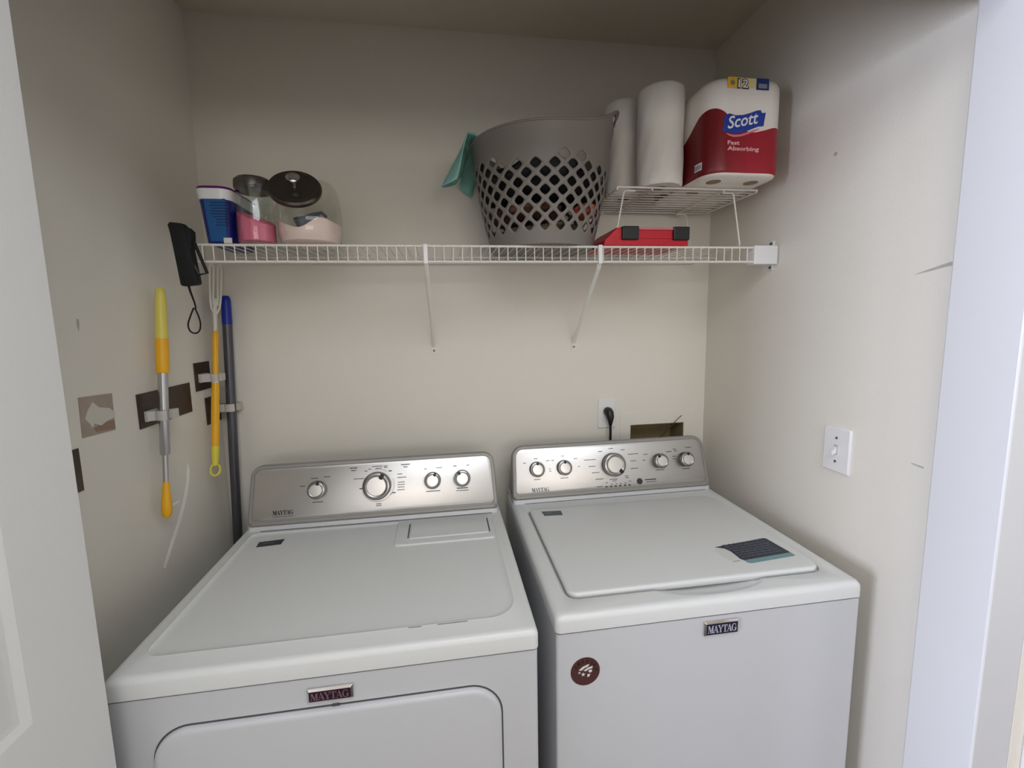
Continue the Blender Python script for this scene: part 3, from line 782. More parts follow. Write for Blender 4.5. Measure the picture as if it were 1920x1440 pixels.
# ------------------------------------------------------------------ wrapped multipack of rolls
PX, PY, PW, PD, PZ, PH = .8080, -.2475, .222, .330, ZR + .0003, .244
pk = thing('toilet_paper_pack', 'red and white plastic-wrapped multipack of toilet paper reading Scott Fast Absorbing', 'paper pack', (PX, PY, PZ))
RC = .054; HW, HD = PW / 2, PD / 2
segs = []   # perimeter, u=0 at the front centre, positive to the right
fl = HW - RC; sl = HD - RC; qa = RC * math.pi / 2
PER = 2 * (2 * fl + 2 * sl) + 4 * qa
def perim(u):
    u = ((u + PER / 2) % PER) - PER / 2; s = 1 if u >= 0 else -1; q_ = abs(u)
    if q_ <= fl: p_ = (q_, -HD); n_ = (0, -1)
    elif q_ <= fl + qa: a = (q_ - fl) / RC; p_ = (fl + RC * math.sin(a), -HD + RC - RC * math.cos(a)); n_ = (math.sin(a), -math.cos(a))
    elif q_ <= fl + qa + 2 * sl: p_ = (HW, -HD + RC + (q_ - fl - qa)); n_ = (1, 0)
    elif q_ <= fl + 2 * qa + 2 * sl: a = (q_ - fl - qa - 2 * sl) / RC; p_ = (fl + RC * math.cos(a), HD - RC + RC * math.sin(a)); n_ = (math.cos(a), math.sin(a))
    else: p_ = (fl - (q_ - fl - 2 * qa - 2 * sl), HD); n_ = (0, 1)
    dent = .0008 * math.exp(-(u / .012) ** 2) if abs(u) < .06 else 0
    return (PX + s * p_[0] - s * n_[0] * 0, PY + p_[1] + dent), (s * n_[0], n_[1])
def PS(u, z, off=0.0, sh=0.0):
    p_, n_ = perim(u)
    return (p_[0] + n_[0] * (off - sh), p_[1] + n_[1] * (off - sh), PZ + z)
n = 320; us = [-PER / 2 + PER * i / n for i in range(n)]
k = MB(); loops = []
for z, sh in [(0.0, .012), (.004, .004), (.010, .0008), (.02, 0)] + [(.02 + (PH - .05) * i / 10, 0) for i in range(1, 11)] + [(PH - .018, .0012), (PH - .008, .006), (PH - .002, .016), (PH, .028)]:
    loops.append([PS(u, z, 0, sh) for u in us])
k.loft(loops, True, True)
wrap = k.build('wrapper', 'film', pk, ang=60)
me = wrap.data; uvl = me.uv_layers.new(name='perimeter')
vu = [us[i % n] for i in range(len(me.vertices))]
for poly in me.polygons:
    vals = [vu[me.loops[li].vertex_index] for li in poly.loop_indices]
    wrapq = max(vals) - min(vals) > PER / 2
    for li, v_ in zip(poly.loop_indices, vals):
        if wrapq and v_ < 0: v_ += PER
        uvl.data[li].uv = (v_ + .5, me.vertices[me.loops[li].vertex_index].co.z - PZ)
# printed red field: below a wavy curve of height against perimeter
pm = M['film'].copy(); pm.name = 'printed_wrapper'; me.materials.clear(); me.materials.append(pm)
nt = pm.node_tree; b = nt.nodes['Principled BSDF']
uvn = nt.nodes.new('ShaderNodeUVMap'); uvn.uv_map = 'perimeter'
sp = nt.nodes.new('ShaderNodeSeparateXYZ'); nt.links.new(uvn.outputs[0], sp.inputs[0])
fc = nt.nodes.new('ShaderNodeFloatCurve'); cv = fc.mapping.curves[0]
pts = [(.20, .110), (.28, .112), (.315, .128), (.345, .147), (.375, .163), (.400, .167), (.425, .158), (.45, .135), (.48, .114), (.51, .107), (.54, .112), (.58, .122), (.70, .118), (1.0, .110)]
while len(cv.points) < len(pts): cv.points.new(.5, .1)
for i, (a, c) in enumerate(pts): cv.points[i].location = (a, c)
fc.mapping.update()
nt.links.new(sp.outputs['X'], fc.inputs['Value'])
lt = nt.nodes.new('ShaderNodeMath'); lt.operation = 'LESS_THAN'
nt.links.new(sp.outputs['Y'], lt.inputs[0]); nt.links.new(fc.outputs[0], lt.inputs[1])
gt = nt.nodes.new('ShaderNodeMath'); gt.operation = 'GREATER_THAN'; nt.links.new(sp.outputs['Y'], gt.inputs[0]); gt.inputs[1].default_value = .006
mu = nt.nodes.new('ShaderNodeMath'); mu.operation = 'MULTIPLY'; nt.links.new(lt.outputs[0], mu.inputs[0]); nt.links.new(gt.outputs[0], mu.inputs[1])
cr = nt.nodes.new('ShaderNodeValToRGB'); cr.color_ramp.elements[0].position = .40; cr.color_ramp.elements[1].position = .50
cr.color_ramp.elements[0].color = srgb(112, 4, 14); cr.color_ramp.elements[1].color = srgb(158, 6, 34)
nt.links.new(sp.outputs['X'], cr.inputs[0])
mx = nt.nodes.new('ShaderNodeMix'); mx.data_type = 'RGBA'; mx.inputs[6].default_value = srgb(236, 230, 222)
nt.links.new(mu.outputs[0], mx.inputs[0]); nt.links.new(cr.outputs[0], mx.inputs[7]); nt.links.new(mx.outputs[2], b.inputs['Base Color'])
def on_pack(name, shapes, m, off):
    k = MB()
    for vs, fs in shapes: k.add([PS(x_, z_, off) for x_, z_, *_ in vs], fs)
    return k.build(name, m, pk, smooth=False)
def poly(*p_): return ([(a, c) for a, c in p_], [tuple(range(len(p_)))])
def recta(x0, x1, z0, z1, n_=4):
    vs = [(x0 + (x1 - x0) * i / n_, z) for z in (z0, z1) for i in range(n_ + 1)]
    return (vs, [(i, i + 1, n_ + 2 + i, n_ + 1 + i) for i in range(n_)])
def txt(body, size, x0, z0, bold=0, shear=0, width=None, rot=0, space=1.0):
    vs, fs = text_shape(body, size, bold, shear, space)
    a = min(v[0] for v in vs); b_ = max(v[0] for v in vs); f = (width / (b_ - a)) if width else 1
    c_, s_ = math.cos(rot), math.sin(rot); out = []
    for v in vs:
        x_, y_ = (v[0] - a) * f, v[1]; out.append((x0 + x_ * c_ - y_ * s_, z0 + x_ * s_ + y_ * c_))
    return out, fs
X = lambda xw: xw - PX           # on the flat front, u equals x
Z = lambda zw: zw - PZ
def strips(top, bot):            # banner between two polylines of equal length
    vs = top + bot; m_ = len(top); return (vs, [(i, i + 1, m_ + i + 1, m_ + i) for i in range(m_ - 1)])
bt = [(-.070, .1445), (-.058, .1500), (-.040, .1462), (-.020, .1478), (.0, .1535), (.018, .1600), (.030, .1620), (.034, .1550), (.045, .1560)]
bb = [(-.074, .1060), (-.062, .1040), (-.046, .1020), (-.026, .1030), (-.004, .1100), (.014, .1170), (.026, .1215), (.034, .1220), (.040, .1230)]
on_pack('brand_banner', [strips(bt, bb)], 'px_blue', .0006)
on_pack('banner_swoosh', [strips([(-.066, .1025), (-.046, .0985), (-.026, .0995), (-.004, .1065), (.014, .1130), (.028, .1165)], [(-.058, .0960), (-.044, .0930), (-.024, .0950), (-.004, .1015), (.014, .1085), (.028, .1140)])], 'px_pink', .0006)
on_pack('brand_lettering', [txt('Scott', .041, -.0610, .1125, bold=.0006, shear=.35, width=.0900, rot=.20)], 'px_white', .0011)
on_pack('product_lettering', [txt('Fast', .0140, -.0600, .0745, bold=.0004, width=.034), txt('Absorbing', .0140, -.0600, .0605, bold=.0004, width=.090)], 'px_text', .0006)
on_pack('gold_patch', [recta(-.066, -.040, .2110, .2375)], 'px_yellow', .0012)
on_pack('cream_patch', [recta(-.042, .016, .2140, .2370, 8)], 'px_cream', .0006)
on_pack('gold_patch_mark', [poly((-.057, .218), (-.049, .218), (-.046, .226), (-.053, .2305), (-.060, .226))], 'cardboard', .0018)
on_pack('count_shadow', [txt('12', .030, -.0395, .2125, bold=.0022, width=.0330)], 'px_dark', .0012)
on_pack('count_lettering', [txt('12', .0275, -.0370, .2135, bold=.0004, width=.0280)], 'px_white', .0018)
on_pack('blue_patch', [recta(.014, .050, .2100, .2380)], 'px_dkblue', .0012)
on_pack('blue_patch_mark', [recta(.020, .044, .2140, .2250)], 'px_grey', .0018)
on_pack('barcode', [recta(-.150, -.122, .0215, .0410, 6)], 'px_white', .0006)
on_pack('barcode_bars', [recta(-.147 + i * .003, -.1455 + i * .003, .0245, .0370, 1) for i in range(8)], 'px_grey', .0012)
# roll ends seen through the film underneath
for (rx, ry) in ((-.056, -.105), (.056, -.105), (-.056, 0), (.056, 0)):
    k = MB(); k.lathe([(.019, -.0006), (.019, .0006)], 24, T=Matrix.Translation((PX + rx, PY + ry, PZ - .0002))); k.build('roll_end', 'cardboard', pk)

# ------------------------------------------------------------------ red case
cs = thing('red_case', 'flat red plastic case with two black latches under the riser rack', 'case', (.58, -.24, DK))
def case_loop(y, z0=DK + .0003, ins=0): return [(.452 + ins, y, z0 + ins), (.706 - ins, y, z0 + ins), (.702 - ins, y, z0 + .050 - ins), (.490 + ins, y, z0 + .050 - ins), (.456 + ins, y, z0 + .016)]
k = MB(); k.loft([case_loop(-.316, ins=.002), case_loop(-.314), case_loop(-.160)]); o = k.build('case_shell', 'red', cs, smooth=False, bevel=.003)
k = MB(); k.box(.497, .700, -.3185, -.312, DK + .021, DK + .0235); k.build('seam_rib', 'red', cs, smooth=False)
k = MB(); k.box(.553, .660, -.3210, -.312, DK + .0445, DK + .0505); k.build('handle', 'redhandle', cs, smooth=False, bevel=.0015)
for x in (.504, .656):
    k = MB(); k.box(x, x + .049, -.3240, -.300, DK + .0165, DK + .0535); k.build('latch', 'black', cs, smooth=False, bevel=.003)

# ------------------------------------------------------------------ outlet and cord on the back wall
oc = thing('wall_outlet', 'white outlet plate on the back wall above the washer', 'outlet', (.589, 0, 1.117))
k = MB(); lo = lambda i, y: [(a, y, c) for a, c, _ in rrect(.5550 + i, .6225 - i, 1.1170 + i, 1.2270 - i, .003, 3)]
k.loft([lo(0, -.0002), lo(0, -.003), lo(.003, -.006)]); k.build('cover_plate', 'plate', oc)
k = MB(); lo = lambda i, y: [(a, y, c) for a, c, _ in rrect(.572 + i, .6055 - i, 1.138, 1.206, .012, 5)]
k.loft([lo(0, -.006), lo(.001, -.0072)]); k.build('receptacle', 'plate', oc)
pc = thing('power_cord', 'black power cord plugged into the white outlet above the washer', 'power cord', (.592, -.02, 1.1))
k = MB(); k.tube([(.590, -.0075, 1.181), (.590, -.018, 1.181), (.590, -.028, 1.177), (.591, -.034, 1.165), (.5915, -.034, 1.150), (.592, -.032, 1.133)], [.0155, .0165, .0155, .0135, .0095, .0055], 16); k.build('plug', 'black', pc)
k = MB(); k.tube([(.592, -.032, 1.138), (.593, -.031, 1.11), (.593, -.030, 1.05), (.59, -.028, .95), (.585, -.028, .60)], .0046, 10); k.build('cord', 'black', pc)

# laundry outlet box recessed in the wall
lb = thing('laundry_outlet_box', 'recessed laundry hookup box in the back wall behind the washer', 'outlet box', (.79, 0, bz0))
k = MB()
for (a, b_, y0, y1, c, d) in ((bx0, bx1, .088, .092, bz0, bz1), (bx0, bx0 + .002, 0, .09, bz0, bz1), (bx1 - .002, bx1, 0, .09, bz0, bz1), (bx0, bx1, 0, .09, bz1 - .002, bz1), (bx0, bx1, 0, .09, bz0, bz0 + .002)):
    k.box(a, b_, y0, y1, c, d)
k.build('recess', 'boxin', lb, smooth=False)
k = MB()
for (a, b_, c, d) in ((.643, bx0, .95, 1.167), (bx1, .930, .95, 1.167), (bx0, bx1, bz1, 1.167), (bx0, bx1, .95, bz0)): k.box(a, b_, -.0016, -.0001, c, d)
k.build('face_frame', 'wall', lb, smooth=False)
k = MB(); k.tube([(.800, .030, 1.05), (.815, .004, 1.073), (.845, -.006, 1.112), (.866, -.010, 1.137), (.882, -.012, 1.1515)], .0013, 6)
tag(k.build('loose_wire', 'darkwire'), 'thin dark wire sticking out of the laundry hookup box', 'wire')

# switch on the right wall
sw = thing('light_switch', 'white switch plate on the right wall above the washer', 'switch', (XR, -.5655, 1.118))
k = MB(); lo = lambda i, x_: [(x_, a, c) for a, c, _ in rrect(-.6025 + i, -.5290 - i, 1.1195 + i, 1.2350 - i, .003, 3)]
k.loft([lo(0, XR - .0002), lo(0, XR - .003), lo(.003, XR - .0065)]); k.build('cover_plate', 'plate', sw)
k = MB(); k.box(XR - .0075, XR - .006, -.5705, -.5610, 1.166, 1.190); k.build('toggle_slot', 'scuff', sw, smooth=False)
k = MB(); k.loft([[(XR - .007, -.5690, 1.169), (XR - .007, -.5625, 1.169), (XR - .007, -.5625, 1.186), (XR - .007, -.5690, 1.186)], [(XR - .019, -.5683, 1.164), (XR - .019, -.5632, 1.164), (XR - .0185, -.5632, 1.172), (XR - .0185, -.5683, 1.172)]]); k.build('toggle', 'plate', sw, smooth=False, bevel=.0008)
for zz in (1.2075, 1.1475):
    k = MB(); k.lathe([(.0034, 0), (.003, .0012), (.0006, .0016)], 14, T=frame((XR - .0065, -.5657, zz), (0, 1, 0), (0, 0, 1), (-1, 0, 0))); k.build('screw', 'screw', sw)

# ------------------------------------------------------------------ machines
def console(parent, x0, x1, y0, z0, y1, z1, yback, rtop):
    """control panel; returns the frame (u = x, v up the face, n outwards)"""
    V = Vector((0, y1 - y0, z1 - z0)); H = V.length + .004; V.normalize(); N = Vector((0, -V.z, V.y))
    T = frame((0, y0, z0), (1, 0, 0), V, N)
    def out(i, w_, a=0.0, zb=0.0):
        b = rrect(x0 + i, x1 - i, .012 + i + zb, H - i, [.014, max(.004, rtop - i), max(.004, rtop - i), .014], 8)
        res = []
        for (a_, c_, _) in b:   # slight taper towards the top
            f = (c_ / H); cx = (x0 + x1) / 2; res.append((cx + (a_ - cx) * (1 - .022 * f), c_, w_))
        return res
    # housing swept back towards the wall
    def world(loop, dy, shrink=0.0):
        o_ = []
        for p_ in loop:
            q_ = T @ Vector(p_)
            if dy is not None: q_ = Vector((q_.x, yback, z0 + (q_.z - z0) * .5))
            o_.append(tuple(q_))
        return o_
    k = MB(); k.loft([world(out(.004, -.0035), None), world(out(0, -.008), None), world(out(0, -.02), None), world(out(.004, -.02), 1)], True, True)
    k.build('console_housing', 'silver', parent)
    k = MB(); k.loft([[tuple(T @ Vector(p_)) for p_ in out(.0005, -.004)], [tuple(T @ Vector(p_)) for p_ in out(.001, .000)], [tuple(T @ Vector(p_)) for p_ in out(.004, .0030)], [tuple(T @ Vector(p_)) for p_ in out(.0115, .0030)], [tuple(T @ Vector(p_)) for p_ in out(.0122, .0012)]], True, True)
    k.build('console_bezel', 'silver', parent)
    k = MB(); k.loft([[tuple(T @ Vector(p_)) for p_ in out(.0126, .0005, 0, .005)], [tuple(T @ Vector(p_)) for p_ in out(.0126, .0026, 0, .005)], [tuple(T @ Vector(p_)) for p_ in out(.0136, .0032, 0, .005)]], True, True)
    k.build('steel_panel', 'steel', parent)
    # white base strip
    k = MB(); lo = [[(a, c, z0 - .001 + zz) for a, c, _ in rrect(x0 + .001, x1 - .001, y0 - .0035 + zz * .25, yback, [.012, .004, .004, .012], 5)] for zz in (0, .013)]
    k.loft(lo); k.build('console_base', 'enamel', parent)
    k = MB(); k.box(x0 + .038, x1 - .022, y0 - .0044, y0 - .003, z0 - .0006, z0 + .0012); k.build('base_gap', 'seam', parent, smooth=False)
    return T

def knob(parent, T, u, v, r, h, ang):
    Tk = T @ Matrix.Translation((u, v, .0032))
    k = MB(); k.lathe([(r * .98, 0), (r * 1.0, h * .12), (r * .97, h * .62), (r * .90, h * .66)], 40, T=Tk); kb = k.build('knob', 'black', parent)
    k = MB(); k.lathe([(r * .96, h * .60), (r * 1.0, h * .66), (r * 1.0, h * .80), (r * .93, h * .93), (r * .80, h * .97), (r * .70, h * .90)], 40, T=Tk); k.build('knob_ring', 'ring', kb)
    k = MB(); k.lathe([(r * .70, h * .80), (r * .70, h * .94), (r * .66, h * 1.0), (r * .2, h * 1.02)], 40, T=Tk); k.build('knob_cap', 'knobcap', kb)
    k = MB(); Tn = Tk @ Matrix.Rotation(-R(ang), 4, 'Z')
    lo = rrect(-r * .15, r * .15, r * .56, r * .95, r * .07, 3); k.loft([[(a, b, h * .9) for a, b, _ in lo], [(a, b, h * 1.035) for a, b, _ in lo]], T=Tn); k.build('knob_pointer', 'black', kb)
    return kb

def bars(parent, T, lst, name='printed_caption', m='print', z=.0033, hh=.0022):
    for it in lst:
        u, v, w_ = it[:3]; h_ = it[3] if len(it) > 3 else hh
        k = MB(); x_ = u - w_ / 2; i = 0      # one printed word: strokes joined by a thin line
        k.box(u - w_ / 2, u + w_ / 2, v - h_ * .18, v + h_ * .12, z, z + .00015, T=T)
        while x_ < u + w_ / 2 - .0006:
            l = (.0022, .0031, .0017, .0027)[i % 4]; l = min(l, u + w_ / 2 - x_)
            k.box(x_, x_ + l, v - h_ / 2, v + h_ / 2, z, z + .0002, T=T); x_ += l + .0007; i += 1
        k.build(name, m, parent, smooth=False)

def badge(parent, x0, x1, z0, z1, y, face, letter):
    k = MB(); L = lambda i, yy: [(a, yy, c) for a, c, _ in rrect(x0 + i, x1 - i, z0 + i, z1 - i, .0008, 2)]
    k.loft([L(0, y), L(0, y - .0035), L(.0035, y - .0065), L(.0040, y - .0058)]); bd = k.build('badge', 'chrome', parent)
    k = MB(); k.loft([L(.0036, y - .0050), L(.0036, y - .0066)]); k.build('badge_face', face, bd, smooth=False)
    T = frame(((x0 + x1) / 2, y - .0066, (z0 + z1) / 2), (1, 0, 0), (0, 0, 1), (0, -1, 0))
    word('MAYTAG', (z1 - z0) * .52, (x1 - x0) * .84, T=T).build('badge_lettering', letter, bd, smooth=False)

def flat_on_top(name, m, parent, pts, z, th=.0006):
    k = MB(); k.loft([[(a, b, z) for a, b in pts], [(a, b, z + th) for a, b in pts]]); return k.build(name, m, parent, smooth=False)

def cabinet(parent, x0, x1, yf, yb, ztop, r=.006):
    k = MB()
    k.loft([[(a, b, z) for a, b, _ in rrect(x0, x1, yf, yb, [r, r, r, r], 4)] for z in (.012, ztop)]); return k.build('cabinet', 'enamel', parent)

# ---- washer
WX0, WX1, WYF, WZ = .201, .900, -.7249, .930
wa = thing('washing_machine', 'white top-loading washing machine on the right with navy badge and round brown sticker', 'washing machine', ((WX0 + WX1) / 2, -.4, 0))
cabinet(wa, WX0 + .002, WX1 - .002, WYF + .003, -.075, WZ - .0405)
for fx in (WX0 + .05, WX1 - .05):
    for fy in (WYF + .06, -.13):
        k = MB(); k.lathe([(.018, 0), (.02, .004), (.012, .012), (.012, .02)], 16, T=Matrix.Translation((fx, fy, 0))); k.build('foot', 'black', wa)
k = MB(); k.box(WX0 + .006, WX1 - .006, WYF + .006, -.08, WZ - .042, WZ - .0375); k.build('top_seam', 'seam', wa, smooth=False)
k = MB(); n_ = 8
def RL(x0, x1, y0, y1, r, z): return rrect(x0, x1, y0, y1, r, n_, z)
lx0, lx1, ly0, ly1 = .2425, .8560, -.6690, -.2400
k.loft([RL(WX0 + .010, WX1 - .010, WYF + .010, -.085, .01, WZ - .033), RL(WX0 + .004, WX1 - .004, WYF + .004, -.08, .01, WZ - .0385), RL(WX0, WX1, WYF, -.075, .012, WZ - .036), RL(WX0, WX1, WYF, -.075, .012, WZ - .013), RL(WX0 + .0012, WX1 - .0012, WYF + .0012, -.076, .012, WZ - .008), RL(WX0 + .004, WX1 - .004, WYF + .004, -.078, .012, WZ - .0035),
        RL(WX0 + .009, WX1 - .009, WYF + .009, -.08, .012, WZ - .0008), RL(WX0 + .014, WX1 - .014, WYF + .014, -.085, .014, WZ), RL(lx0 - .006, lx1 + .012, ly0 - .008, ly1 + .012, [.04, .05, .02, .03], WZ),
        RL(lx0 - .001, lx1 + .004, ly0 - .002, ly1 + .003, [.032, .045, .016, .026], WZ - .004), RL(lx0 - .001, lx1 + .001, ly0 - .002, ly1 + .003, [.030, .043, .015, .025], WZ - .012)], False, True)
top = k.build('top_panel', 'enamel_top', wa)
cut = MB(); cut.lathe([(.0001, -1), (.5, -.866), (.866, -.5), (1, 0), (.866, .5), (.5, .866), (.0001, 1)], 40, T=Matrix.Translation((.566, -.668, WZ + .002)) @ Matrix.Diagonal((.135, .042, .026, 1)))
apply_bool(top, cut)
k = MB()
lr = [.028, .042, .012, .024]
lid_l = lambda i, z: RL(lx0 + .0035 + i, lx1 - .0012 - i, ly0 + .0025 + i, ly1 - .001 - i, [max(.004, q_ - i) for q_ in lr], z)
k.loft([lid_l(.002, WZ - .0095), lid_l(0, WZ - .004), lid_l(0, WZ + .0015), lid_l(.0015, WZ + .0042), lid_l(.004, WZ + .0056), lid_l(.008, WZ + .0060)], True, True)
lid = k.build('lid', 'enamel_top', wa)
ZL = WZ + .0060
lb_ = flat_on_top('instruction_label', 'label_navy', lid, [(.6640, -.5470), (.8140, -.5270), (.8205, -.5300), (.8290, -.6010), (.6950, -.6130), (.6900, -.6060), (.6900, -.5720), (.6830, -.5560)], ZL)
flat_on_top('teal_band', 'label_teal', lb_, [(.8290, -.6012), (.8300, -.6135), (.8270, -.6165), (.7030, -.6275), (.6960, -.6230), (.6950, -.6132)], ZL)
k = MB(); random.seed(3)
Tq = frame((.6935, -.6110, ZL + .0006), Vector((1, .087, 0)).normalized(), Vector((-.087, 1, 0)).normalized(), (0, 0, 1))
for i in range(7):
    yy = .009 + i * .0098; x_ = .004 + (.002 if i < 4 else -.006)
    while x_ < .118:
        l = random.uniform(.006, .018); k.box(x_, min(.124, x_ + l), yy, yy + .0025, 0, .0002, T=Tq); x_ += l + .004
k.build('label_printing', 'label_line', lb_, smooth=False)
flat_on_top('clear_patch', 'label_clear', lid, [(.6560, -.5560), (.6800, -.5580), (.6870, -.5740), (.6870, -.6060), (.6930, -.6170), (.6700, -.6210), (.6560, -.5960), (.6520, -.5740)], ZL, .0004)
flat_on_top('clear_patch_mark', 'scuff', lid, [(.6650, -.6120), (.6850, -.6110), (.6850, -.6150), (.6650, -.6160)], ZL + .0004, .0003)
sb = flat_on_top('model_label', 'label_dark', lid, [(.2790, -.2660), (.3390, -.2700), (.3370, -.2990), (.2820, -.2950)], ZL)
flat_on_top('model_label_mark', 'label_line', sb, [(.2870, -.2760), (.3060, -.2775), (.3050, -.2870), (.2870, -.2855)], ZL + .0006, .0002)
TW = console(wa, .2035, .8930, -.1851, WZ, -.1347, 1.1042, -.080, .038)
for u, v, r, h, a in ((.2885, .1060, .0245, .022, 2), (.3800, .1055, .0245, .022, 2), (.5490, .1050, .0385, .028, 140), (.7170, .1065, .0245, .022, -28), (.8110, .1060, .0245, .022, 8)):
    knob(wa, TW, u, v, r, h, a)
bars(wa, TW, [(.2885, .073, .022), (.2885, .140, .012), (.2500, .128, .009), (.3280, .131, .012),
              (.3800, .072, .026), (.3800, .143, .008), (.3450, .131, .010), (.4230, .132, .012), (.3330, .104, .006), (.3340, .097, .006), (.4330, .106, .006),
              (.5490, .158, .016), (.5100, .150, .014), (.5900, .151, .014), (.4720, .125, .040), (.6250, .135, .036), (.4780, .103, .024), (.6240, .112, .020), (.4880, .082, .026), (.6250, .087, .026), (.5000, .060, .028), (.5480, .056, .028), (.5500, .0505, .014), (.5950, .064, .014), (.5960, .058, .012),
              (.7170, .076, .030), (.6700, .131, .014), (.6620, .112, .010), (.7550, .135, .020), (.7720, .118, .012), (.7720, .110, .012),
              (.8110, .074, .028), (.7770, .142, .012), (.7800, .136, .012), (.8280, .145, .022), (.4980, .036, .020), (.5230, .0465, .008), (.5400, .0410, .006), (.5560, .0410, .006), (.5720, .0410, .006), (.5880, .0410, .006), (.6040, .0465, .008),
              (.6780, .0470, .040, .0036), (.6800, .0400, .036, .0018)])
k = MB()
for i in range(6): k.box(.5210 + i * .0162 - .0036, .5210 + i * .0162 + .0036, .0320, .0358, .0032, .0036, T=TW)
k.build('status_lights', 'black', wa, smooth=False)
k = MB(); k.lathe([(.0100, 0), (.0100, .0008)], 28, T=TW @ Matrix.Translation((.6390, .0435, .0032))); k.build('round_emblem', 'print', wa)
word('MAYTAG', .0125, .058, T=TW @ Matrix.Translation((.2970, .0400, .0032)), thick=.0004).build('brand_lettering', 'black', wa, smooth=False)
badge(wa, .5212, .5995, .8490, .8805, WYF + .0028, 'navy', 'letter')
# round sticker
st_ = MB(); TS = frame((.2632, WYF + .0029, .8030), (1, 0, 0), (0, 0, 1), (0, -1, 0)); st_.lathe([(.0308, 0), (.0308, .0008)], 48, T=TS); stk = st_.build('round_sticker', 'brown', wa)
k = MB()
def sp_(pts): k.loft([[(a, b, .0008) for a, b in pts], [(a, b, .0011) for a, b in pts]], T=TS)
sp_([(-.014, .004), (-.006, .011), (.004, .0145), (.0085, .0155), (.006, .0105), (-.001, .0085), (-.008, .003)])
sp_([(-.004, .0025), (.004, .0075), (.0155, .0105), (.0145, .0055), (.007, .0045), (.001, .0005)])
sp_([(.006, .0005), (.010, .0030), (.0145, .0020), (.0130, -.0030), (.0090, -.0035)])
sp_([(.0045, -.0065), (.0105, -.0070), (.0085, -.0120), (.0040, -.0125)])
def star(cx, cy_, r): sp_([(cx + (r if i % 2 == 0 else r * .42) * math.sin(math.pi * i / 5), cy_ + (r if i % 2 == 0 else r * .42) * math.cos(math.pi * i / 5)) for i in range(10)])
star(-.0045, -.0060, .0048); star(-.0125, -.0015, .0030)
k.build('sticker_emblem', 'stickwhite', stk, smooth=False)
k = MB()
for i, ch in enumerate('AMERICA'):
    a = R(150 - i * 24); vs, fs = text_shape(ch, .0085, .0003, 0, 1, 2); cx = sum(v[0] for v in vs) / len(vs)
    rot = a - math.pi / 2; c_, s_ = math.cos(rot), math.sin(rot)
    k.add([(.0200 * math.cos(a) + (v[0] - cx) * c_ - v[1] * s_, .0200 * math.sin(a) + (v[0] - cx) * s_ + v[1] * c_, .0011) for v in vs], fs, T=TS)
k.build('sticker_lettering', 'stickblack', stk, smooth=False)

# ---- dryer
DX0, DX1, DYF, DZ = -.5781, .1589, -.7622, .9382
dr = thing('clothes_dryer', 'white front-loading clothes dryer on the left with a plum badge above its door', 'dryer', ((DX0 + DX1) / 2, -.4, 0))
cabinet(dr, DX0 + .002, DX1 - .002, DYF + .003, -.085, DZ - .0425)
for fx in (DX0 + .05, DX1 - .05):
    for fy in (DYF + .06, -.13):
        k = MB(); k.lathe([(.018, 0), (.02, .004), (.012, .012), (.012, .02)], 16, T=Matrix.Translation((fx, fy, 0))); k.build('foot', 'black', dr)
k = MB(); k.box(DX0 + .006, DX1 - .006, DYF + .006, -.09, DZ - .044, DZ - .0395); k.build('top_seam', 'seam', dr, smooth=False)
k = MB()
bx = (-.546, .126, -.713, -.262)
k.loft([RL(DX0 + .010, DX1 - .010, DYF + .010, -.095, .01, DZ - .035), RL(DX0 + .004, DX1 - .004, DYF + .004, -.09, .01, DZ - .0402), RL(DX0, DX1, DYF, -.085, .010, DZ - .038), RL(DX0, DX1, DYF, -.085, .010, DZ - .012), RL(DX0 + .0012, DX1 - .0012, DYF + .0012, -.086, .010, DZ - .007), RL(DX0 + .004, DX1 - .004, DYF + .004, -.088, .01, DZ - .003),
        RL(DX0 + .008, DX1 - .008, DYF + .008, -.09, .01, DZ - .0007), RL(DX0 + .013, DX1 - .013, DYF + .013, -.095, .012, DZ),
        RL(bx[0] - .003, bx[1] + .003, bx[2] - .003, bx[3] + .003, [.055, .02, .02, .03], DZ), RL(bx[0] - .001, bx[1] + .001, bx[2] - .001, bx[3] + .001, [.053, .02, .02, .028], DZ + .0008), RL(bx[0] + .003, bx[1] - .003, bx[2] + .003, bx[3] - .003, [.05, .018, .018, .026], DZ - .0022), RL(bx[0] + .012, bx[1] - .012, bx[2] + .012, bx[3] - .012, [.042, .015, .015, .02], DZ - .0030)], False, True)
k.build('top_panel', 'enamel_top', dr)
for xa, xb in ((-.085, -.060), (-.030, .028)):
    k = MB(); k.box(xa, xb, -.7165, -.7150, DZ + .0002, DZ + .0006); k.build('scuff_mark', 'scuffd', dr, smooth=False)
# lint door area
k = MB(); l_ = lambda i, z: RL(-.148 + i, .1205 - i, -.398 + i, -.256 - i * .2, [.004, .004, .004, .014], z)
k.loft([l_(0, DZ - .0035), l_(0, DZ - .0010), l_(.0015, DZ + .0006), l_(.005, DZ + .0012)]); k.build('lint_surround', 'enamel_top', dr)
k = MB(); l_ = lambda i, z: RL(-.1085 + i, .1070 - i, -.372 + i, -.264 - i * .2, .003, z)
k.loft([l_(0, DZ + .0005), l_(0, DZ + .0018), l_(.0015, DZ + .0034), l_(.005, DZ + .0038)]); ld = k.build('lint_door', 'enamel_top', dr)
for x_ in (-.1125, .1095): 
    k = MB(); k.box(x_ - .0016, x_ + .0016, -.366, -.284, DZ + .0009, DZ + .0016); k.build('hinge_slot', 'seam', dr, smooth=False)
sb = flat_on_top('model_label', 'label_dark', dr, [(-.5110, -.3085), (-.4480, -.3020), (-.4480, -.3300), (-.5080, -.3350)], DZ - .003, .0008)
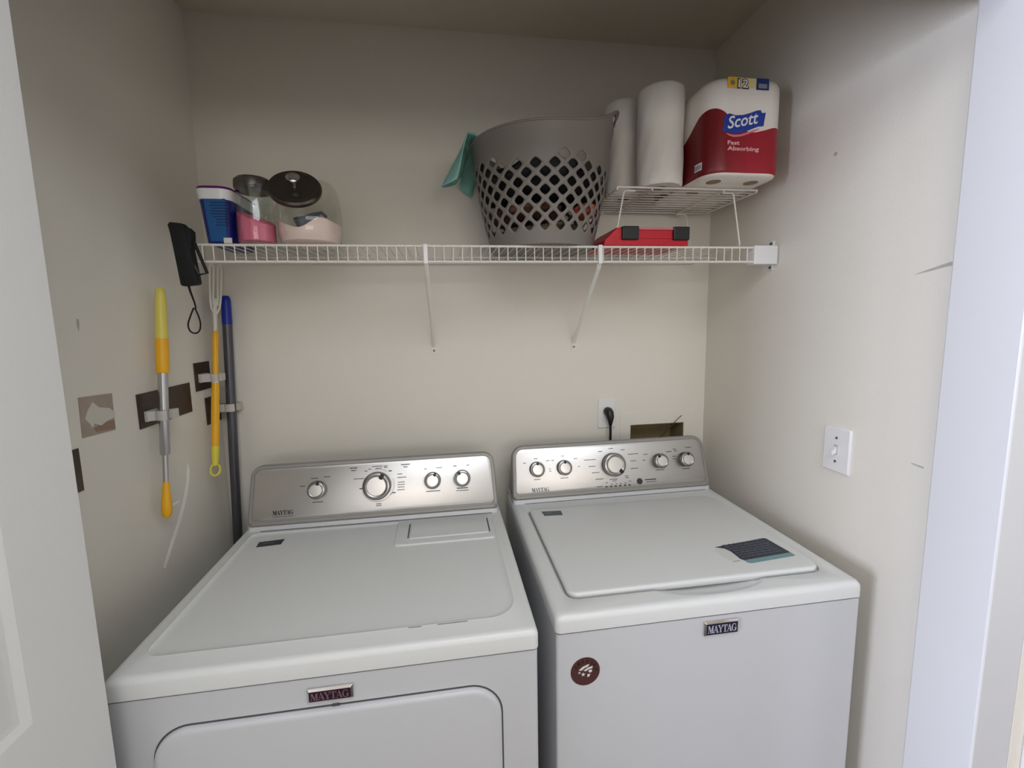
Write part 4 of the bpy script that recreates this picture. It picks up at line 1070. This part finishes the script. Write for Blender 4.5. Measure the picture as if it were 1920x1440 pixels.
flat_on_top('model_label_mark', 'label_line', sb, [(-.4980, -.3180), (-.4700, -.3150), (-.4700, -.3190), (-.4980, -.3220)], DZ - .0022, .0002)
TD = console(dr, -.5675, .1510, -.2465, DZ, -.2014, 1.1123, -.100, .034)
for u, v, r, h, a in ((-.3760, .1045, .0250, .022, 15), (-.2070, .1045, .0400, .028, 30), (-.0455, .1085, .0245, .022, 22), (.0430, .1090, .0245, .022, -30)):
    knob(dr, TD, u, v, r, h, a)
bars(dr, TD, [(-.3760, .0690, .030), (-.3850, .1370, .020), (-.3500, .1390, .018), (-.4180, .1170, .014),
              (-.2070, .1600, .030), (-.2030, .1540, .018), (-.1830, .1590, .012), (-.1830, .1550, .010), (-.2750, .1590, .022, .003), (-.2750, .1520, .014, .003), (-.1250, .1600, .026, .003), (-.1250, .1530, .012, .003),
              (-.2600, .1270, .030), (-.2400, .1480, .008), (-.2290, .1530, .008), (-.2530, .0980, .012, .0036), (-.1600, .0800, .010, .0036), (-.1700, .1440, .010, .0036), (-.1420, .1330, .014), (-.1360, .1230, .026), (-.1380, .1090, .020), (-.1380, .1020, .022), (-.1390, .0950, .020), (-.1390, .0870, .022), (-.2040, .0510, .016), (-.2040, .0460, .016),
              (-.0450, .0760, .042, .0026), (-.0660, .1430, .008), (-.0250, .1440, .018), (.0430, .0790, .034, .003), (.0430, .0720, .038), (.0230, .1460, .010, .003), (.0620, .1460, .008)])
k = MB()   # arcs round the main dial
for a0, a1, rr in ((200, 330, .0470), (55, 100, .0470), (-40, 20, .0480)):
    k = MB(); k.tube([tuple(TD @ Vector((-.207 + rr * math.cos(R(a0 + (a1 - a0) * i / 16)), .1045 + rr * math.sin(R(a0 + (a1 - a0) * i / 16)), .0033))) for i in range(17)], .0005, 6)
    k.build('dial_arc', 'print', dr)
word('MAYTAG', .0120, .056, T=TD @ Matrix.Translation((-.4710, .0470, .0032)), thick=.0004).build('brand_lettering', 'black', dr, smooth=False)
bars(dr, TD, [(-.4710, .0360, .056, .0012)], 'brand_underline')
badge(dr, -.2590, -.1812, .8525, .8785, DYF + .0028, 'plum', 'letter2')
# front door: groove and slab
k = MB(); dd = lambda i, y: [(a, y, c) for a, c, _ in rrect(-.5140 + i, .0880 - i, .200 + i, .8410 - i, .062 - i, 10)]
k.loft([dd(0, DYF + .0034), dd(0, DYF + .0024)]); k.build('door_gap', 'seam', dr, smooth=False)
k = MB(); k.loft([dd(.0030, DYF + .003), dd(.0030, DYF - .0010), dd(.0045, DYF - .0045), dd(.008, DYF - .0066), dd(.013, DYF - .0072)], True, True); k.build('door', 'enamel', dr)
k = MB(); k.box(-.2190, -.2060, DYF + .0005, DYF + .0024, .8385, .8425); k.build('door_latch_mark', 'seam', dr, smooth=False)
